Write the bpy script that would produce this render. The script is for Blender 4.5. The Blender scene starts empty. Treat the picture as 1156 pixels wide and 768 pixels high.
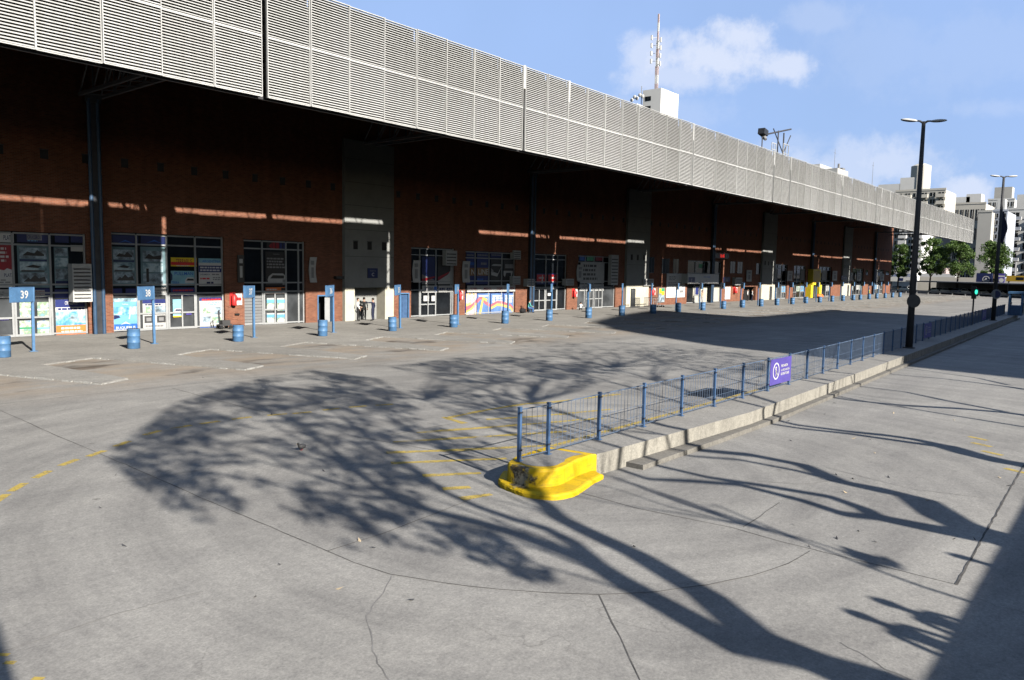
import bpy, math, random
from mathutils import Vector, noise
random.seed(7)
S = bpy.context.scene
COL = S.collection
DG = bpy.context.evaluated_depsgraph_get
# ------------------------------------------------------------------ survey
FPX, PW, PH, CZ = 867., 1156., 768., 4.2
YAW, PITCH, ROLL = map(math.radians, (39.6, 5.3, 1.03))
cF = Vector((math.cos(YAW)*math.cos(PITCH), math.sin(YAW)*math.cos(PITCH), -math.sin(PITCH)))
_r = Vector((math.sin(YAW), -math.cos(YAW), 0)); _u = _r.cross(cF)
cR = math.cos(ROLL)*_r + math.sin(ROLL)*_u
cU = -math.sin(ROLL)*_r + math.cos(ROLL)*_u
def ray(x, y): return cF + cR*((x-PW/2)/FPX) + cU*((PH/2-y)/FPX)
def onZ(x, y, z=0.):
    d = ray(x, y); t = (z-CZ)/d.z; return Vector((d.x*t, d.y*t, z))
def onY(x, y, Y):
    d = ray(x, y); t = Y/d.y; return Vector((d.x*t, Y, CZ+d.z*t))
def onX(x, y, X):
    d = ray(x, y); t = X/d.x; return Vector((X, d.y*t, CZ+d.z*t))
SAZ, SEL = math.radians(78), math.radians(28.35)
TEL = math.tan(SEL)
SUND = Vector((math.cos(SAZ)*math.cos(SEL), math.sin(SAZ)*math.cos(SEL), -math.sin(SEL)))

# ------------------------------------------------------------------ materials
MATS = {}
def nodes(name):
    m = bpy.data.materials.new(name); m.use_nodes = True
    nt = m.node_tree; b = nt.nodes['Principled BSDF']
    return m, nt, b
def N(nt, t, **k):
    n = nt.nodes.new(t)
    for a, v in k.items(): setattr(n, a, v)
    return n
def noise_fac(nt, scale, detail=4, vec=None, rough=.6):
    n = N(nt, 'ShaderNodeTexNoise'); n.inputs['Scale'].default_value = scale
    n.inputs['Detail'].default_value = detail; n.inputs['Roughness'].default_value = rough
    if vec: nt.links.new(vec, n.inputs['Vector'])
    return n.outputs['Fac']
def ramp(nt, fac, a, b, ca=(0,0,0,1), cb=(1,1,1,1)):
    r = N(nt, 'ShaderNodeValToRGB'); e = r.color_ramp.elements
    e[0].position, e[1].position = a, b; e[0].color, e[1].color = ca, cb
    nt.links.new(fac, r.inputs['Fac']); return r.outputs['Color']
def mixc(nt, fac, a, b, mode='MIX'):
    m = N(nt, 'ShaderNodeMix', data_type='RGBA', blend_type=mode)
    for sock, v in ((m.inputs[0], fac), (m.inputs[6], a), (m.inputs[7], b)):
        if hasattr(v, 'is_output'): nt.links.new(v, sock)
        else: sock.default_value = v if not isinstance(v, tuple) else (v+(1,))[:4]
    return m.outputs[2]
def mathn(nt, op, a, b=None, c=None):
    m = N(nt, 'ShaderNodeMath', operation=op)
    for i, v in enumerate((a, b, c)):
        if v is None: continue
        if hasattr(v, 'is_output'): nt.links.new(v, m.inputs[i])
        else: m.inputs[i].default_value = v
    return m.outputs[0]
def objco(nt): return N(nt, 'ShaderNodeTexCoord').outputs['Object']
def M(name, col, rough=.6, var=.18, scale=3., metal=0., bump=0., bscale=40., dirt=0., spec=.4):
    if name in MATS: return MATS[name]
    m, nt, b = nodes(name); co = objco(nt)
    f = noise_fac(nt, scale, 5, co)
    lo = tuple(c*(1-var) for c in col); hi = tuple(min(1, c*(1+var)) for c in col)
    c = ramp(nt, f, .3, .7, lo+(1,), hi+(1,))
    if dirt:
        d = ramp(nt, noise_fac(nt, scale*2.7, 8, co, .7), .5, .75)
        c = mixc(nt, mathn(nt, 'MULTIPLY', d, dirt), c, tuple(x*.35+.02 for x in col))
    nt.links.new(c, b.inputs['Base Color'])
    rr = mathn(nt, 'MULTIPLY_ADD', f, .25, rough-.12); nt.links.new(rr, b.inputs['Roughness'])
    b.inputs['Metallic'].default_value = metal; b.inputs['Specular IOR Level'].default_value = spec
    if bump:
        bn = N(nt, 'ShaderNodeBump'); bn.inputs['Strength'].default_value = bump; bn.inputs['Distance'].default_value = .02
        nt.links.new(noise_fac(nt, bscale, 6, co), bn.inputs['Height']); nt.links.new(bn.outputs[0], b.inputs['Normal'])
    MATS[name] = m; return m
def emis(name, col, s):
    m, nt, b = nodes(name)
    b.inputs['Base Color'].default_value = col+(1,); b.inputs['Emission Color'].default_value = col+(1,)
    b.inputs['Emission Strength'].default_value = s; MATS[name] = m; return m
def glass_dark(name, col, rough=.06):
    m, nt, b = nodes(name)
    f = noise_fac(nt, .7, 3, objco(nt))
    nt.links.new(ramp(nt, f, .35, .7, tuple(c*.6 for c in col)+(1,), tuple(c*1.4 for c in col)+(1,)), b.inputs['Base Color'])
    b.inputs['Roughness'].default_value = rough; b.inputs['Specular IOR Level'].default_value = .22
    MATS[name] = m; return m

def mat_concrete(name, base, streak=True):
    m, nt, b = nodes(name); co = objco(nt)
    sep = N(nt, 'ShaderNodeSeparateXYZ'); nt.links.new(co, sep.inputs[0])
    big = noise_fac(nt, .12, 6, co, .65); mid = noise_fac(nt, .9, 8, co, .7); fine = noise_fac(nt, 28, 6, co, .75)
    c = ramp(nt, big, .3, .72, tuple(x*.84 for x in base)+(1,), tuple(x*1.12 for x in base)+(1,))
    c = mixc(nt, .55, c, ramp(nt, mid, .28, .75, (.62,.62,.63,1), (1.12,1.11,1.09,1)), 'MULTIPLY')
    c = mixc(nt, .55, c, ramp(nt, fine, .34, .66, (.52,.52,.53,1), (1.28,1.27,1.26,1)), 'MULTIPLY')
    grit = noise_fac(nt, 9, 7, co, .8); c = mixc(nt, .6, c, ramp(nt, grit, .34, .6, (.66,.66,.67,1), (1.1,1.1,1.09,1)), 'MULTIPLY')
    if streak:
        # tyre polish: rings round the island's nose, where every coach turns
        dx = mathn(nt, 'SUBTRACT', sep.outputs[0], 13.5); dy = mathn(nt, 'SUBTRACT', sep.outputs[1], 9.)
        r = mathn(nt, 'SQRT', mathn(nt, 'ADD', mathn(nt, 'MULTIPLY', dx, dx), mathn(nt, 'MULTIPLY', dy, dy)))
        cmb = N(nt, 'ShaderNodeCombineXYZ'); nt.links.new(r, cmb.inputs[0])
        nt.links.new(mathn(nt, 'MULTIPLY', noise_fac(nt, .08, 2, co), 6.), cmb.inputs[1])
        rings = noise_fac(nt, 1.2, 6, cmb.outputs[0], .72)
        c = mixc(nt, .6, c, ramp(nt, rings, .3, .66, (.62,.62,.63,1), (1.14,1.14,1.13,1)), 'MULTIPLY')
        # straight lanes of tyre marks
        cm2 = N(nt, 'ShaderNodeCombineXYZ'); nt.links.new(mathn(nt, 'MULTIPLY', sep.outputs[0], .05), cm2.inputs[0]); nt.links.new(sep.outputs[1], cm2.inputs[1])
        lanes = noise_fac(nt, 1.1, 5, cm2.outputs[0], .65)
        c = mixc(nt, .5, c, ramp(nt, lanes, .32, .66, (.80,.80,.81,1), (1.06,1.06,1.05,1)), 'MULTIPLY')
        # orange-brown grease and sand where the coaches stand
        band = N(nt, 'ShaderNodeMapRange', interpolation_type='SMOOTHSTEP'); nt.links.new(sep.outputs[1], band.inputs[0])
        band.inputs[1].default_value = 24; band.inputs[2].default_value = 29
        cm3 = N(nt, 'ShaderNodeCombineXYZ'); nt.links.new(mathn(nt, 'MULTIPLY', sep.outputs[0], .35), cm3.inputs[0]); nt.links.new(mathn(nt, 'MULTIPLY', sep.outputs[1], .8), cm3.inputs[1])
        st = ramp(nt, noise_fac(nt, .75, 6, cm3.outputs[0], .65), .36, .62)
        c = mixc(nt, mathn(nt, 'MULTIPLY', mathn(nt, 'MULTIPLY', st, band.outputs[0]), .55), c, (.32,.245,.17))
        oil = ramp(nt, noise_fac(nt, .55, 7, cm3.outputs[0], .6), .58, .66)
        c = mixc(nt, mathn(nt, 'MULTIPLY', mathn(nt, 'MULTIPLY', oil, band.outputs[0]), .8), c, (.07,.055,.045))
        spots = ramp(nt, noise_fac(nt, 3.1, 3, co, .5), .73, .78)
        c = mixc(nt, mathn(nt, 'MULTIPLY', spots, .45), c, (.10,.095,.09))
    pat = noise_fac(nt, .33, 3, co, .5); c = mixc(nt, .4, c, ramp(nt, pat, .36, .62, (.80,.80,.80,1), (1.08,1.08,1.07,1)), 'MULTIPLY')
    if streak:
        vd = N(nt, 'ShaderNodeTexVoronoi'); vd.inputs['Scale'].default_value = .9; vd.inputs['Randomness'].default_value = 1; nt.links.new(co, vd.inputs['Vector'])
        dk = mathn(nt, 'ADD', vd.outputs['Distance'], mathn(nt, 'MULTIPLY', fine, .10))
        dr_ = ramp(nt, dk, .085, .12, (1,1,1,1), (0,0,0,1)); gt = ramp(nt, noise_fac(nt, .22, 3, co), .5, .6)
        c = mixc(nt, mathn(nt, 'MULTIPLY', mathn(nt, 'MULTIPLY', dr_, gt), .6), c, (.09,.085,.08))
    if not streak and name != 'platform_concrete':
        sp = N(nt, 'ShaderNodeSeparateXYZ'); nt.links.new(co, sp.inputs[0]); cv = N(nt, 'ShaderNodeCombineXYZ'); nt.links.new(mathn(nt, 'MULTIPLY', sp.outputs[0], 2.2), cv.inputs[0]); nt.links.new(mathn(nt, 'MULTIPLY', sp.outputs[2], .5), cv.inputs[2])
        c = mixc(nt, mathn(nt, 'MULTIPLY', ramp(nt, noise_fac(nt, 1.6, 7, cv.outputs[0], .7), .48, .72), .7), c, (.09,.085,.075))
    # fine cracks
    vo = N(nt, 'ShaderNodeTexVoronoi', feature='DISTANCE_TO_EDGE'); vo.inputs['Scale'].default_value = .35
    wn = N(nt, 'ShaderNodeTexNoise'); wn.inputs['Scale'].default_value = 1.2; wn.inputs['Detail'].default_value = 6; nt.links.new(co, wn.inputs['Vector'])
    va = N(nt, 'ShaderNodeVectorMath', operation='MULTIPLY_ADD'); nt.links.new(wn.outputs['Color'], va.inputs[0]); va.inputs[1].default_value = (1.6,1.6,0); nt.links.new(co, va.inputs[2])
    nt.links.new(va.outputs[0], vo.inputs['Vector'])
    cr = ramp(nt, vo.outputs['Distance'], .0, .0045, (1,1,1,1), (0,0,0,1))
    gate = ramp(nt, noise_fac(nt, .15, 2, co), .52, .6)
    c = mixc(nt, mathn(nt, 'MULTIPLY', mathn(nt, 'MULTIPLY', cr, gate), .5), c, (.12,.115,.11))
    nt.links.new(c, b.inputs['Base Color'])
    b.inputs['Roughness'].default_value = .85; b.inputs['Specular IOR Level'].default_value = .25
    bn = N(nt, 'ShaderNodeBump'); bn.inputs['Strength'].default_value = .35; bn.inputs['Distance'].default_value = .01
    nt.links.new(mathn(nt, 'ADD', fine, mathn(nt, 'MULTIPLY', mid, 1.5)), bn.inputs['Height']); nt.links.new(bn.outputs[0], b.inputs['Normal'])
    MATS[name] = m; return m
def mat_brick():
    m, nt, b = nodes('brick'); co = objco(nt)
    sep = N(nt, 'ShaderNodeSeparateXYZ'); nt.links.new(co, sep.inputs[0])
    cmb = N(nt, 'ShaderNodeCombineXYZ'); nt.links.new(mathn(nt, 'ADD', sep.outputs[0], sep.outputs[1]), cmb.inputs[0]); nt.links.new(sep.outputs[2], cmb.inputs[1])
    br = N(nt, 'ShaderNodeTexBrick'); nt.links.new(cmb.outputs[0], br.inputs['Vector'])
    br.inputs['Scale'].default_value = 1; br.inputs['Brick Width'].default_value = .25; br.inputs['Row Height'].default_value = .08
    br.inputs['Mortar Size'].default_value = .008; br.inputs['Color1'].default_value = (.285,.112,.064,1); br.inputs['Color2'].default_value = (.18,.066,.040,1)
    br.inputs['Mortar'].default_value = (.24,.17,.13,1)
    c = mixc(nt, .6, br.outputs['Color'], ramp(nt, noise_fac(nt, .5, 7, co, .7), .3, .72, (.6,.58,.56,1), (1.15,1.12,1.1,1)), 'MULTIPLY')
    cm = N(nt, 'ShaderNodeCombineXYZ'); nt.links.new(sep.outputs[0], cm.inputs[0]); nt.links.new(mathn(nt, 'MULTIPLY', sep.outputs[2], .12), cm.inputs[2])
    c = mixc(nt, .5, c, ramp(nt, noise_fac(nt, 1.4, 5, cm.outputs[0]), .35, .65, (.7,.7,.7,1), (1.1,1.1,1.1,1)), 'MULTIPLY')
    nt.links.new(c, b.inputs['Base Color']); b.inputs['Roughness'].default_value = .85; b.inputs['Specular IOR Level'].default_value = .2
    MATS['brick'] = m; return m
def mat_faded_yellow():
    m, nt, b = nodes('faded_yellow'); co = objco(nt)
    b.inputs['Base Color'].default_value = (.50,.37,.08,1); b.inputs['Roughness'].default_value = .8
    tr = N(nt, 'ShaderNodeBsdfTransparent'); mx = N(nt, 'ShaderNodeMixShader')
    f = ramp(nt, noise_fac(nt, 7., 8, co, .8), .34, .52)
    f2 = ramp(nt, noise_fac(nt, .9, 3, co), .28, .46)
    nt.links.new(mathn(nt, 'MULTIPLY', mathn(nt, 'MULTIPLY', f, f2), .85), mx.inputs[0]); nt.links.new(tr.outputs[0], mx.inputs[1]); nt.links.new(b.outputs[0], mx.inputs[2])
    nt.links.new(mx.outputs[0], nt.nodes['Material Output'].inputs[0]); MATS['faded_yellow'] = m; return m
def mat_kerb_yellow():
    m, nt, b = nodes('kerb_yellow'); co = objco(nt)
    c = ramp(nt, noise_fac(nt, 2.5, 6, co), .3, .7, (.54,.345,.006,1), (.66,.45,.012,1))
    sep = N(nt, 'ShaderNodeSeparateXYZ'); nt.links.new(co, sep.inputs[0])
    # scraped corner: paint knocked off the nose, tyre black under it
    d = N(nt, 'ShaderNodeVectorMath', operation='DISTANCE'); nt.links.new(co, d.inputs[0]); d.inputs[1].default_value = SCR
    k = mathn(nt, 'ADD', d.outputs['Value'], mathn(nt, 'MULTIPLY', noise_fac(nt, 3.2, 6, co, .65), .75))
    scr = ramp(nt, k, .55, .63, (1,1,1,1), (0,0,0,1))
    blk = ramp(nt, noise_fac(nt, 5, 5, co, .7), .46, .60, (.025,.022,.018,1), (.26,.24,.19,1))
    c = mixc(nt, scr, c, blk)
    c = mixc(nt, mathn(nt, 'MULTIPLY', ramp(nt, noise_fac(nt, 8, 8, co, .75), .52, .70), .5), c, (.24,.18,.05))
    c = mixc(nt, ramp(nt, noise_fac(nt, 5.5, 9, co, .8), .63, .66), c, (.24,.22,.17))
    cmb = N(nt, 'ShaderNodeCombineXYZ'); nt.links.new(sep.outputs[0], cmb.inputs[0]); nt.links.new(mathn(nt, 'MULTIPLY', sep.outputs[2], 9.), cmb.inputs[2])
    c = mixc(nt, mathn(nt, 'MULTIPLY', ramp(nt, noise_fac(nt, 1.7, 5, cmb.outputs[0], .7), .55, .72), .55), c, (.08,.065,.03))
    nt.links.new(c, b.inputs['Base Color']); b.inputs['Roughness'].default_value = .62; b.inputs['Specular IOR Level'].default_value = .3
    bn = N(nt, 'ShaderNodeBump'); bn.inputs['Strength'].default_value = .5; bn.inputs['Distance'].default_value = .02
    nt.links.new(noise_fac(nt, 12, 6, co), bn.inputs['Height']); nt.links.new(bn.outputs[0], b.inputs['Normal'])
    MATS['kerb_yellow'] = m; return m
def mat_leaf(name, a, bcol):
    m, nt, b = nodes(name); co = objco(nt)
    f = noise_fac(nt, .9, 4, co)
    nt.links.new(ramp(nt, f, .3, .7, a+(1,), bcol+(1,)), b.inputs['Base Color']); b.inputs['Roughness'].default_value = .6
    tl = N(nt, 'ShaderNodeBsdfTranslucent'); tl.inputs[0].default_value = tuple(x*1.3 for x in bcol)+(1,)
    mx = N(nt, 'ShaderNodeMixShader'); mx.inputs[0].default_value = .3
    nt.links.new(b.outputs[0], mx.inputs[1]); nt.links.new(tl.outputs[0], mx.inputs[2]); nt.links.new(mx.outputs[0], nt.nodes['Material Output'].inputs[0])
    MATS[name] = m; return m
def mat_photo(name, cols, scale=2.2):
    m, nt, b = nodes(name); co = objco(nt)
    r = N(nt, 'ShaderNodeValToRGB'); e = r.color_ramp.elements
    while len(e) < len(cols): e.new(.5)
    for i, c in enumerate(cols): e[i].position = .3+.4*i/(len(cols)-1); e[i].color = c+(1,)
    nt.links.new(noise_fac(nt, scale, 5, co, .6), r.inputs['Fac']); nt.links.new(r.outputs[0], b.inputs['Base Color'])
    b.inputs['Roughness'].default_value = .35; b.inputs['Specular IOR Level'].default_value = .3
    MATS[name] = m; return m

IZ = .45
def mat_louvre():
    m, nt, b = nodes('louvre_white'); co = objco(nt)
    oi = N(nt, 'ShaderNodeObjectInfo'); sep = N(nt, 'ShaderNodeSeparateXYZ'); nt.links.new(co, sep.inputs[0])
    off = mathn(nt, 'MULTIPLY', oi.outputs['Random'], 50.)
    cmb = N(nt, 'ShaderNodeCombineXYZ'); nt.links.new(mathn(nt, 'ADD', mathn(nt, 'MULTIPLY', sep.outputs[0], 3.), off), cmb.inputs[0]); nt.links.new(mathn(nt, 'MULTIPLY', sep.outputs[2], .25), cmb.inputs[2])
    st = noise_fac(nt, 1.3, 6, cmb.outputs[0], .7)
    c2 = N(nt, 'ShaderNodeCombineXYZ'); nt.links.new(off, c2.inputs[0]); nt.links.new(mathn(nt, 'MULTIPLY', sep.outputs[2], 9.), c2.inputs[2])
    blade = noise_fac(nt, 1.7, 2, c2.outputs[0])
    c = ramp(nt, st, .3, .7, (.42,.42,.41,1), (.54,.545,.545,1))
    c = mixc(nt, .7, c, ramp(nt, blade, .3, .7, (.82,.82,.82,1), (1.08,1.08,1.08,1)), 'MULTIPLY')
    c = mixc(nt, 1., c, ramp(nt, oi.outputs['Random'], 0, 1, (.90,.90,.89,1), (1.06,1.06,1.06,1)), 'MULTIPLY')
    rust = ramp(nt, noise_fac(nt, 2.3, 7, cmb.outputs[0], .7), .66, .74)
    c = mixc(nt, mathn(nt, 'MULTIPLY', rust, .45), c, (.20,.15,.10))
    nt.links.new(c, b.inputs['Base Color']); b.inputs['Roughness'].default_value = .6; b.inputs['Specular IOR Level'].default_value = .3
    MATS['louvre_white'] = m
SCR = tuple(onZ(590, 538, .28))
mat_concrete('apron_concrete', (.338,.330,.314)); mat_concrete('platform_concrete', (.33,.32,.30), False); mat_concrete('kerb_concrete', (.36,.345,.305), False); mat_concrete('step_concrete', (.23,.22,.20), False)
mat_brick(); mat_faded_yellow(); mat_kerb_yellow()
M('asphalt', (.055,.055,.058), .9, .25, .5, bump=.3)
M('joint', (.085,.082,.078), .95, .5, 4)
M('crack', (.19,.185,.18), .95, .3, 4)
mat_louvre(); M('added_dark_back', (.07,.07,.07), .9, .2, 1.)
M('steel_dark', (.03,.032,.038), .5, .3, 2)
M('steel_truss', (.05,.05,.055), .6, .3, 2)
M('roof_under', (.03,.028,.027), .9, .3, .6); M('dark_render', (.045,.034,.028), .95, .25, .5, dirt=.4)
M('roof_grey', (.30,.30,.30), .9, .2, .3)
M('portal_grey', (.27,.275,.265), .8, .12, .5, dirt=.3)
M('cream', (.52,.49,.40), .8, .08, .8, dirt=.25)
M('interior_dark', (.012,.012,.013), .9, .3, 1)
M('alu', (.34,.35,.355), .4, .08, 2, dirt=.15)
M('shutter', (.20,.205,.21), .6, .1, 2)
glass_dark('glass', (.012,.014,.017)); glass_dark('glass_grey', (.06,.065,.07), .12); glass_dark('glass_teal', (.17,.26,.29), .2)
M('bay_blue', (.075,.175,.33), .5, .18, 3, dirt=.45, bump=.1)
M('fence_blue', (.055,.11,.22), .45, .2, 3, dirt=.4)
M('wire', (.09,.13,.20), .5, .2, 5)
M('white', (.60,.60,.59), .5, .05, 2); M('offwhite', (.46,.46,.45), .6, .1, 2, dirt=.2)
M('navy', (.012,.02,.085), .45, .2, 2); M('navy2', (.02,.03,.14), .45, .2, 2)
M('blue', (.03,.13,.50), .45, .2, 2); M('skyblue', (.15,.37,.62), .45, .2, 2); M('cyan', (.24,.48,.57), .45, .15, 2)
M('purple', (.085,.065,.30), .4, .12, 2); M('red', (.55,.03,.03), .45, .15, 2); M('darkred', (.26,.02,.03), .5, .2, 1)
M('orange', (.75,.20,.05), .5, .12, 2); M('yellow', (.75,.56,.03), .5, .1, 2); M('black', (.012,.012,.012), .5, .3, 2)
M('darkgrey', (.05,.05,.052), .6, .2, 2); M('grey', (.22,.22,.225), .6, .15, 2); M('green', (.04,.30,.14), .5, .2, 2); M('tan', (.45,.36,.24), .7, .15, 2)
mat_photo('photo_coast', [(.06,.10,.12), (.22,.34,.40), (.55,.66,.70), (.28,.44,.55)]); mat_photo('photo_city', [(.05,.06,.07), (.16,.20,.23), (.34,.44,.52), (.58,.66,.70)], 3.)
mat_photo('photo_sea', [(.05,.18,.34), (.13,.36,.54), (.46,.57,.60), (.15,.34,.42)]); mat_photo('photo_bright', [(.08,.25,.50), (.50,.52,.51), (.22,.32,.18), (.2,.38,.6)], 3.5)
mat_photo('photo_swirl', [(.10,.25,.70), (.75,.6,.7), (.80,.55,.10), (.15,.35,.8)], 1.1)
M('concrete_lamp', (.045,.046,.05), .6, .2, 1.5); M('lamp_head', (.55,.55,.53), .4, .1, 2)
M('pipe_blue', (.035,.075,.14), .45, .2, 2, dirt=.3); M('band_brown', (.22,.12,.045), .5, .15, 2); M('mural_red', (.48,.14,.17), .5, .15, 2); M('mural_yellow', (.58,.42,.14), .5, .15, 2); M('mural_blue', (.12,.22,.46), .5, .3, 1.5); M('rubber', (.015,.015,.015), .8, .2, 5)
M('bark', (.09,.07,.055), .9, .3, 3, bump=.5, bscale=15)
mat_leaf('leaf', (.06,.12,.025), (.12,.20,.04)); mat_leaf('leaf_dark', (.03,.06,.018), (.07,.12,.03))
M('skin', (.45,.27,.19), .6, .05); M('hair', (.02,.014,.01), .6); M('shirt_white', (.68,.68,.68), .8, .06); M('cloth_navy', (.018,.022,.05), .85, .2); M('cloth_black', (.012,.012,.014), .85, .2)
M('shirt_teal', (.10,.42,.38), .8, .1); M('jeans', (.06,.13,.30), .85, .2); M('vest', (.55,.75,.04), .7, .08); M('shoe', (.02,.018,.016), .6)
M('bld_white', (.66,.66,.65), .8, .08, .1, dirt=.12); M('bld_cream', (.57,.545,.49), .85, .1, .08, dirt=.12); M('bld_grey', (.46,.45,.425), .85, .08, .08, dirt=.12); M('bld_blue', (.42,.45,.52), .85, .08, .1)
M('antenna_red', (.48,.38,.37), .5); M('cargo_yellow', (.42,.27,.03), .5, .12, 1)
M('car_white', (.65,.65,.65), .3); M('car_grey', (.10,.105,.11), .3, metal=.4); M('car_blue', (.05,.09,.2), .3); M('car_dark', (.02,.02,.022), .3)
emis('go_green', (.05,.75,.5), .8); emis('led_red', (.8,.03,.02), .45)

# ------------------------------------------------------------------ mesh builder
_txt = {}
def text_geo(s, bold=.0):
    k = (s, bold)
    if k not in _txt:
        c = bpy.data.curves.new('t', 'FONT'); c.body = s; c.size = 1; c.offset = bold; c.resolution_u = 2
        o = bpy.data.objects.new('t', c); COL.objects.link(o)
        me = bpy.data.meshes.new_from_object(o.evaluated_get(DG()))
        v = [(p.co.x, p.co.y) for p in me.vertices]; f = [tuple(p.vertices) for p in me.polygons]
        bpy.data.objects.remove(o); bpy.data.curves.remove(c); bpy.data.meshes.remove(me)
        xs = [p[0] for p in v] or [0]; ys = [p[1] for p in v] or [0]
        _txt[k] = (v, f, min(xs), max(xs), min(ys), max(ys))
    return _txt[k]
class MB:
    def __init__(s): s.v = []; s.f = []; s.m = []; s.mats = []
    def mi(s, m):
        if m not in s.mats: s.mats.append(m)
        return s.mats.index(m)
    def add(s, vs, fs, m):
        b = len(s.v); s.v += [Vector(p) for p in vs]; k = s.mi(m)
        for f in fs: s.f.append(tuple(b+i for i in f)); s.m.append(k)
        return s
    def box(s, x0, x1, y0, y1, z0, z1, m):
        return s.add([(x0,y0,z0),(x1,y0,z0),(x1,y1,z0),(x0,y1,z0),(x0,y0,z1),(x1,y0,z1),(x1,y1,z1),(x0,y1,z1)],
                     [(0,3,2,1),(4,5,6,7),(0,1,5,4),(1,2,6,5),(2,3,7,6),(3,0,4,7)], m)
    def obox(s, c, u, v, w, m):   # centre and three half-axis vectors
        c, u, v, w = map(Vector, (c, u, v, w))
        P = [c+a*u+b*v+d*w for d in (-1,1) for a, b in ((-1,-1),(1,-1),(1,1),(-1,1))]
        return s.add(P, [(0,3,2,1),(4,5,6,7),(0,1,5,4),(1,2,6,5),(2,3,7,6),(3,0,4,7)], m)
    def bar(s, a, b, w, h, m):
        a, b = Vector(a), Vector(b); d = b-a; L = d.length
        if L < 1e-6: return s
        d /= L; up = Vector((0,0,1)) if abs(d.z) < .95 else Vector((0,1,0))
        x = d.cross(up).normalized(); y = x.cross(d)
        return s.obox((a+b)/2, d*L/2, x*w/2, y*h/2, m)
    def tube(s, pts, rs, m, n=8, caps=True):
        pts = [Vector(p) for p in pts]
        if not isinstance(rs, (list, tuple)): rs = [rs]*len(pts)
        ring = []; px = None
        for i, p in enumerate(pts):
            d = (pts[min(i+1, len(pts)-1)]-pts[max(i-1, 0)])
            if d.length < 1e-9: d = Vector((0,0,1))
            d.normalize()
            if px is None:
                a = Vector((0,0,1)) if abs(d.z) < .9 else Vector((1,0,0)); px = d.cross(a).normalized()
            else:
                px = (px-d*px.dot(d)).normalized()
            py = d.cross(px); r = rs[i]
            ring.append([p+px*(r*math.cos(2*math.pi*k/n))+py*(r*math.sin(2*math.pi*k/n)) for k in range(n)])
        vs = [q for r in ring for q in r]; fs = []
        for i in range(len(pts)-1):
            for k in range(n):
                a = i*n+k; b = i*n+(k+1) % n; fs.append((a, b, b+n, a+n))
        if caps: fs.append(tuple(range(n-1, -1, -1))); fs.append(tuple((len(pts)-1)*n+k for k in range(n)))
        return s.add(vs, fs, m)
    def prism(s, poly, z0, z1, m, mtop=None):
        n = len(poly); a = sum(poly[i][0]*poly[(i+1) % n][1]-poly[(i+1) % n][0]*poly[i][1] for i in range(n))
        if a < 0: poly = poly[::-1]
        vs = [(p[0], p[1], z0) for p in poly]+[(p[0], p[1], z1) for p in poly]
        s.add(vs, [(i, (i+1) % n, (i+1) % n+n, i+n) for i in range(n)], m)
        s.add([(p[0], p[1], z1) for p in poly], [tuple(range(n))], mtop or m)
        return s
    def quad(s, a, b, c, d, m): return s.add([a, b, c, d], [(0,1,2,3)], m)
    def ball(s, c, r, m, sx=1, sy=1, sz=1, n=10, k=6):
        vs = []; fs = []
        for i in range(k+1):
            t = math.pi*i/k
            for j in range(n):
                p = 2*math.pi*j/n; vs.append((c[0]+r*sx*math.sin(t)*math.cos(p), c[1]+r*sy*math.sin(t)*math.sin(p), c[2]-r*sz*math.cos(t)))
        for i in range(k):
            for j in range(n): fs.append((i*n+j, i*n+(j+1) % n, (i+1)*n+(j+1) % n, (i+1)*n+j))
        return s.add(vs, fs, m)
    def text(s, o, u, v, h, t, m, align='c', bold=.01, width=None):
        vs, fs, x0, x1, y0, y1 = text_geo(t, bold); o, u, v = Vector(o), Vector(u).normalized(), Vector(v).normalized()
        k = h/max(y1-y0, .3); kx = k
        if width and (x1-x0)*k > width: kx = width/(x1-x0)
        ox = {'c': (x0+x1)/2, 'l': x0, 'r': x1}[align]; oy = (y0+y1)/2
        return s.add([o+u*((x-ox)*kx)+v*((y-oy)*k) for x, y in vs], fs, m)
    def build(s, name, parent=None, off=(0,0,0), smooth=False):
        me = bpy.data.meshes.new(name); off = Vector(off)
        me.from_pydata([tuple(p-off) for p in s.v], [], s.f)
        for m in s.mats: me.materials.append(MATS[m])
        me.polygons.foreach_set('material_index', s.m)
        if smooth: me.polygons.foreach_set('use_smooth', [True]*len(me.polygons))
        me.update()
        o = bpy.data.objects.new(name, me); COL.objects.link(o)
        if parent: o.parent = parent
        else: o.location = off
        return o
def tag(o, label=None, cat=None, group=None, kind=None):
    for k, v in (('label', label), ('category', cat), ('group', group), ('kind', kind)):
        if v: o[k] = v
    return o
def thing(name, label, cat, loc=(0,0,0), group=None, rz=0):
    o = bpy.data.objects.new(name, None); COL.objects.link(o); o.location = loc; o.rotation_euler.z = rz
    o.empty_display_size = .3
    return tag(o, label, cat, group)
def copy_tree(o, parent=None):
    c = o.copy(); COL.objects.link(c)
    if parent: c.parent = parent
    for ch in list(o.children): copy_tree(ch, c)
    return c
ORD = ['first','second','third','fourth','fifth','sixth','seventh','eighth','ninth','tenth','eleventh','twelfth','thirteenth','fourteenth','fifteenth','sixteenth','seventeenth','eighteenth','nineteenth','twentieth','twenty-first','twenty-second','twenty-third','twenty-fourth','twenty-fifth','twenty-sixth','twenty-seventh','twenty-eighth','twenty-ninth','thirtieth','thirty-first']

# ------------------------------------------------------------------ ground
PZ = .06    # platform height
g = MB()
g.quad((-2500,-2500,0),(2500,-2500,0),(2500,2500,0),(-2500,2500,0), 'apron_concrete')
tag(g.build('ground'), kind='structure')
r = MB(); r.quad((197,-400,.004),(260,-400,.004),(330,400,.004),(206,400,.004), 'asphalt'); tag(r.build('road'), kind='structure')

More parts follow.
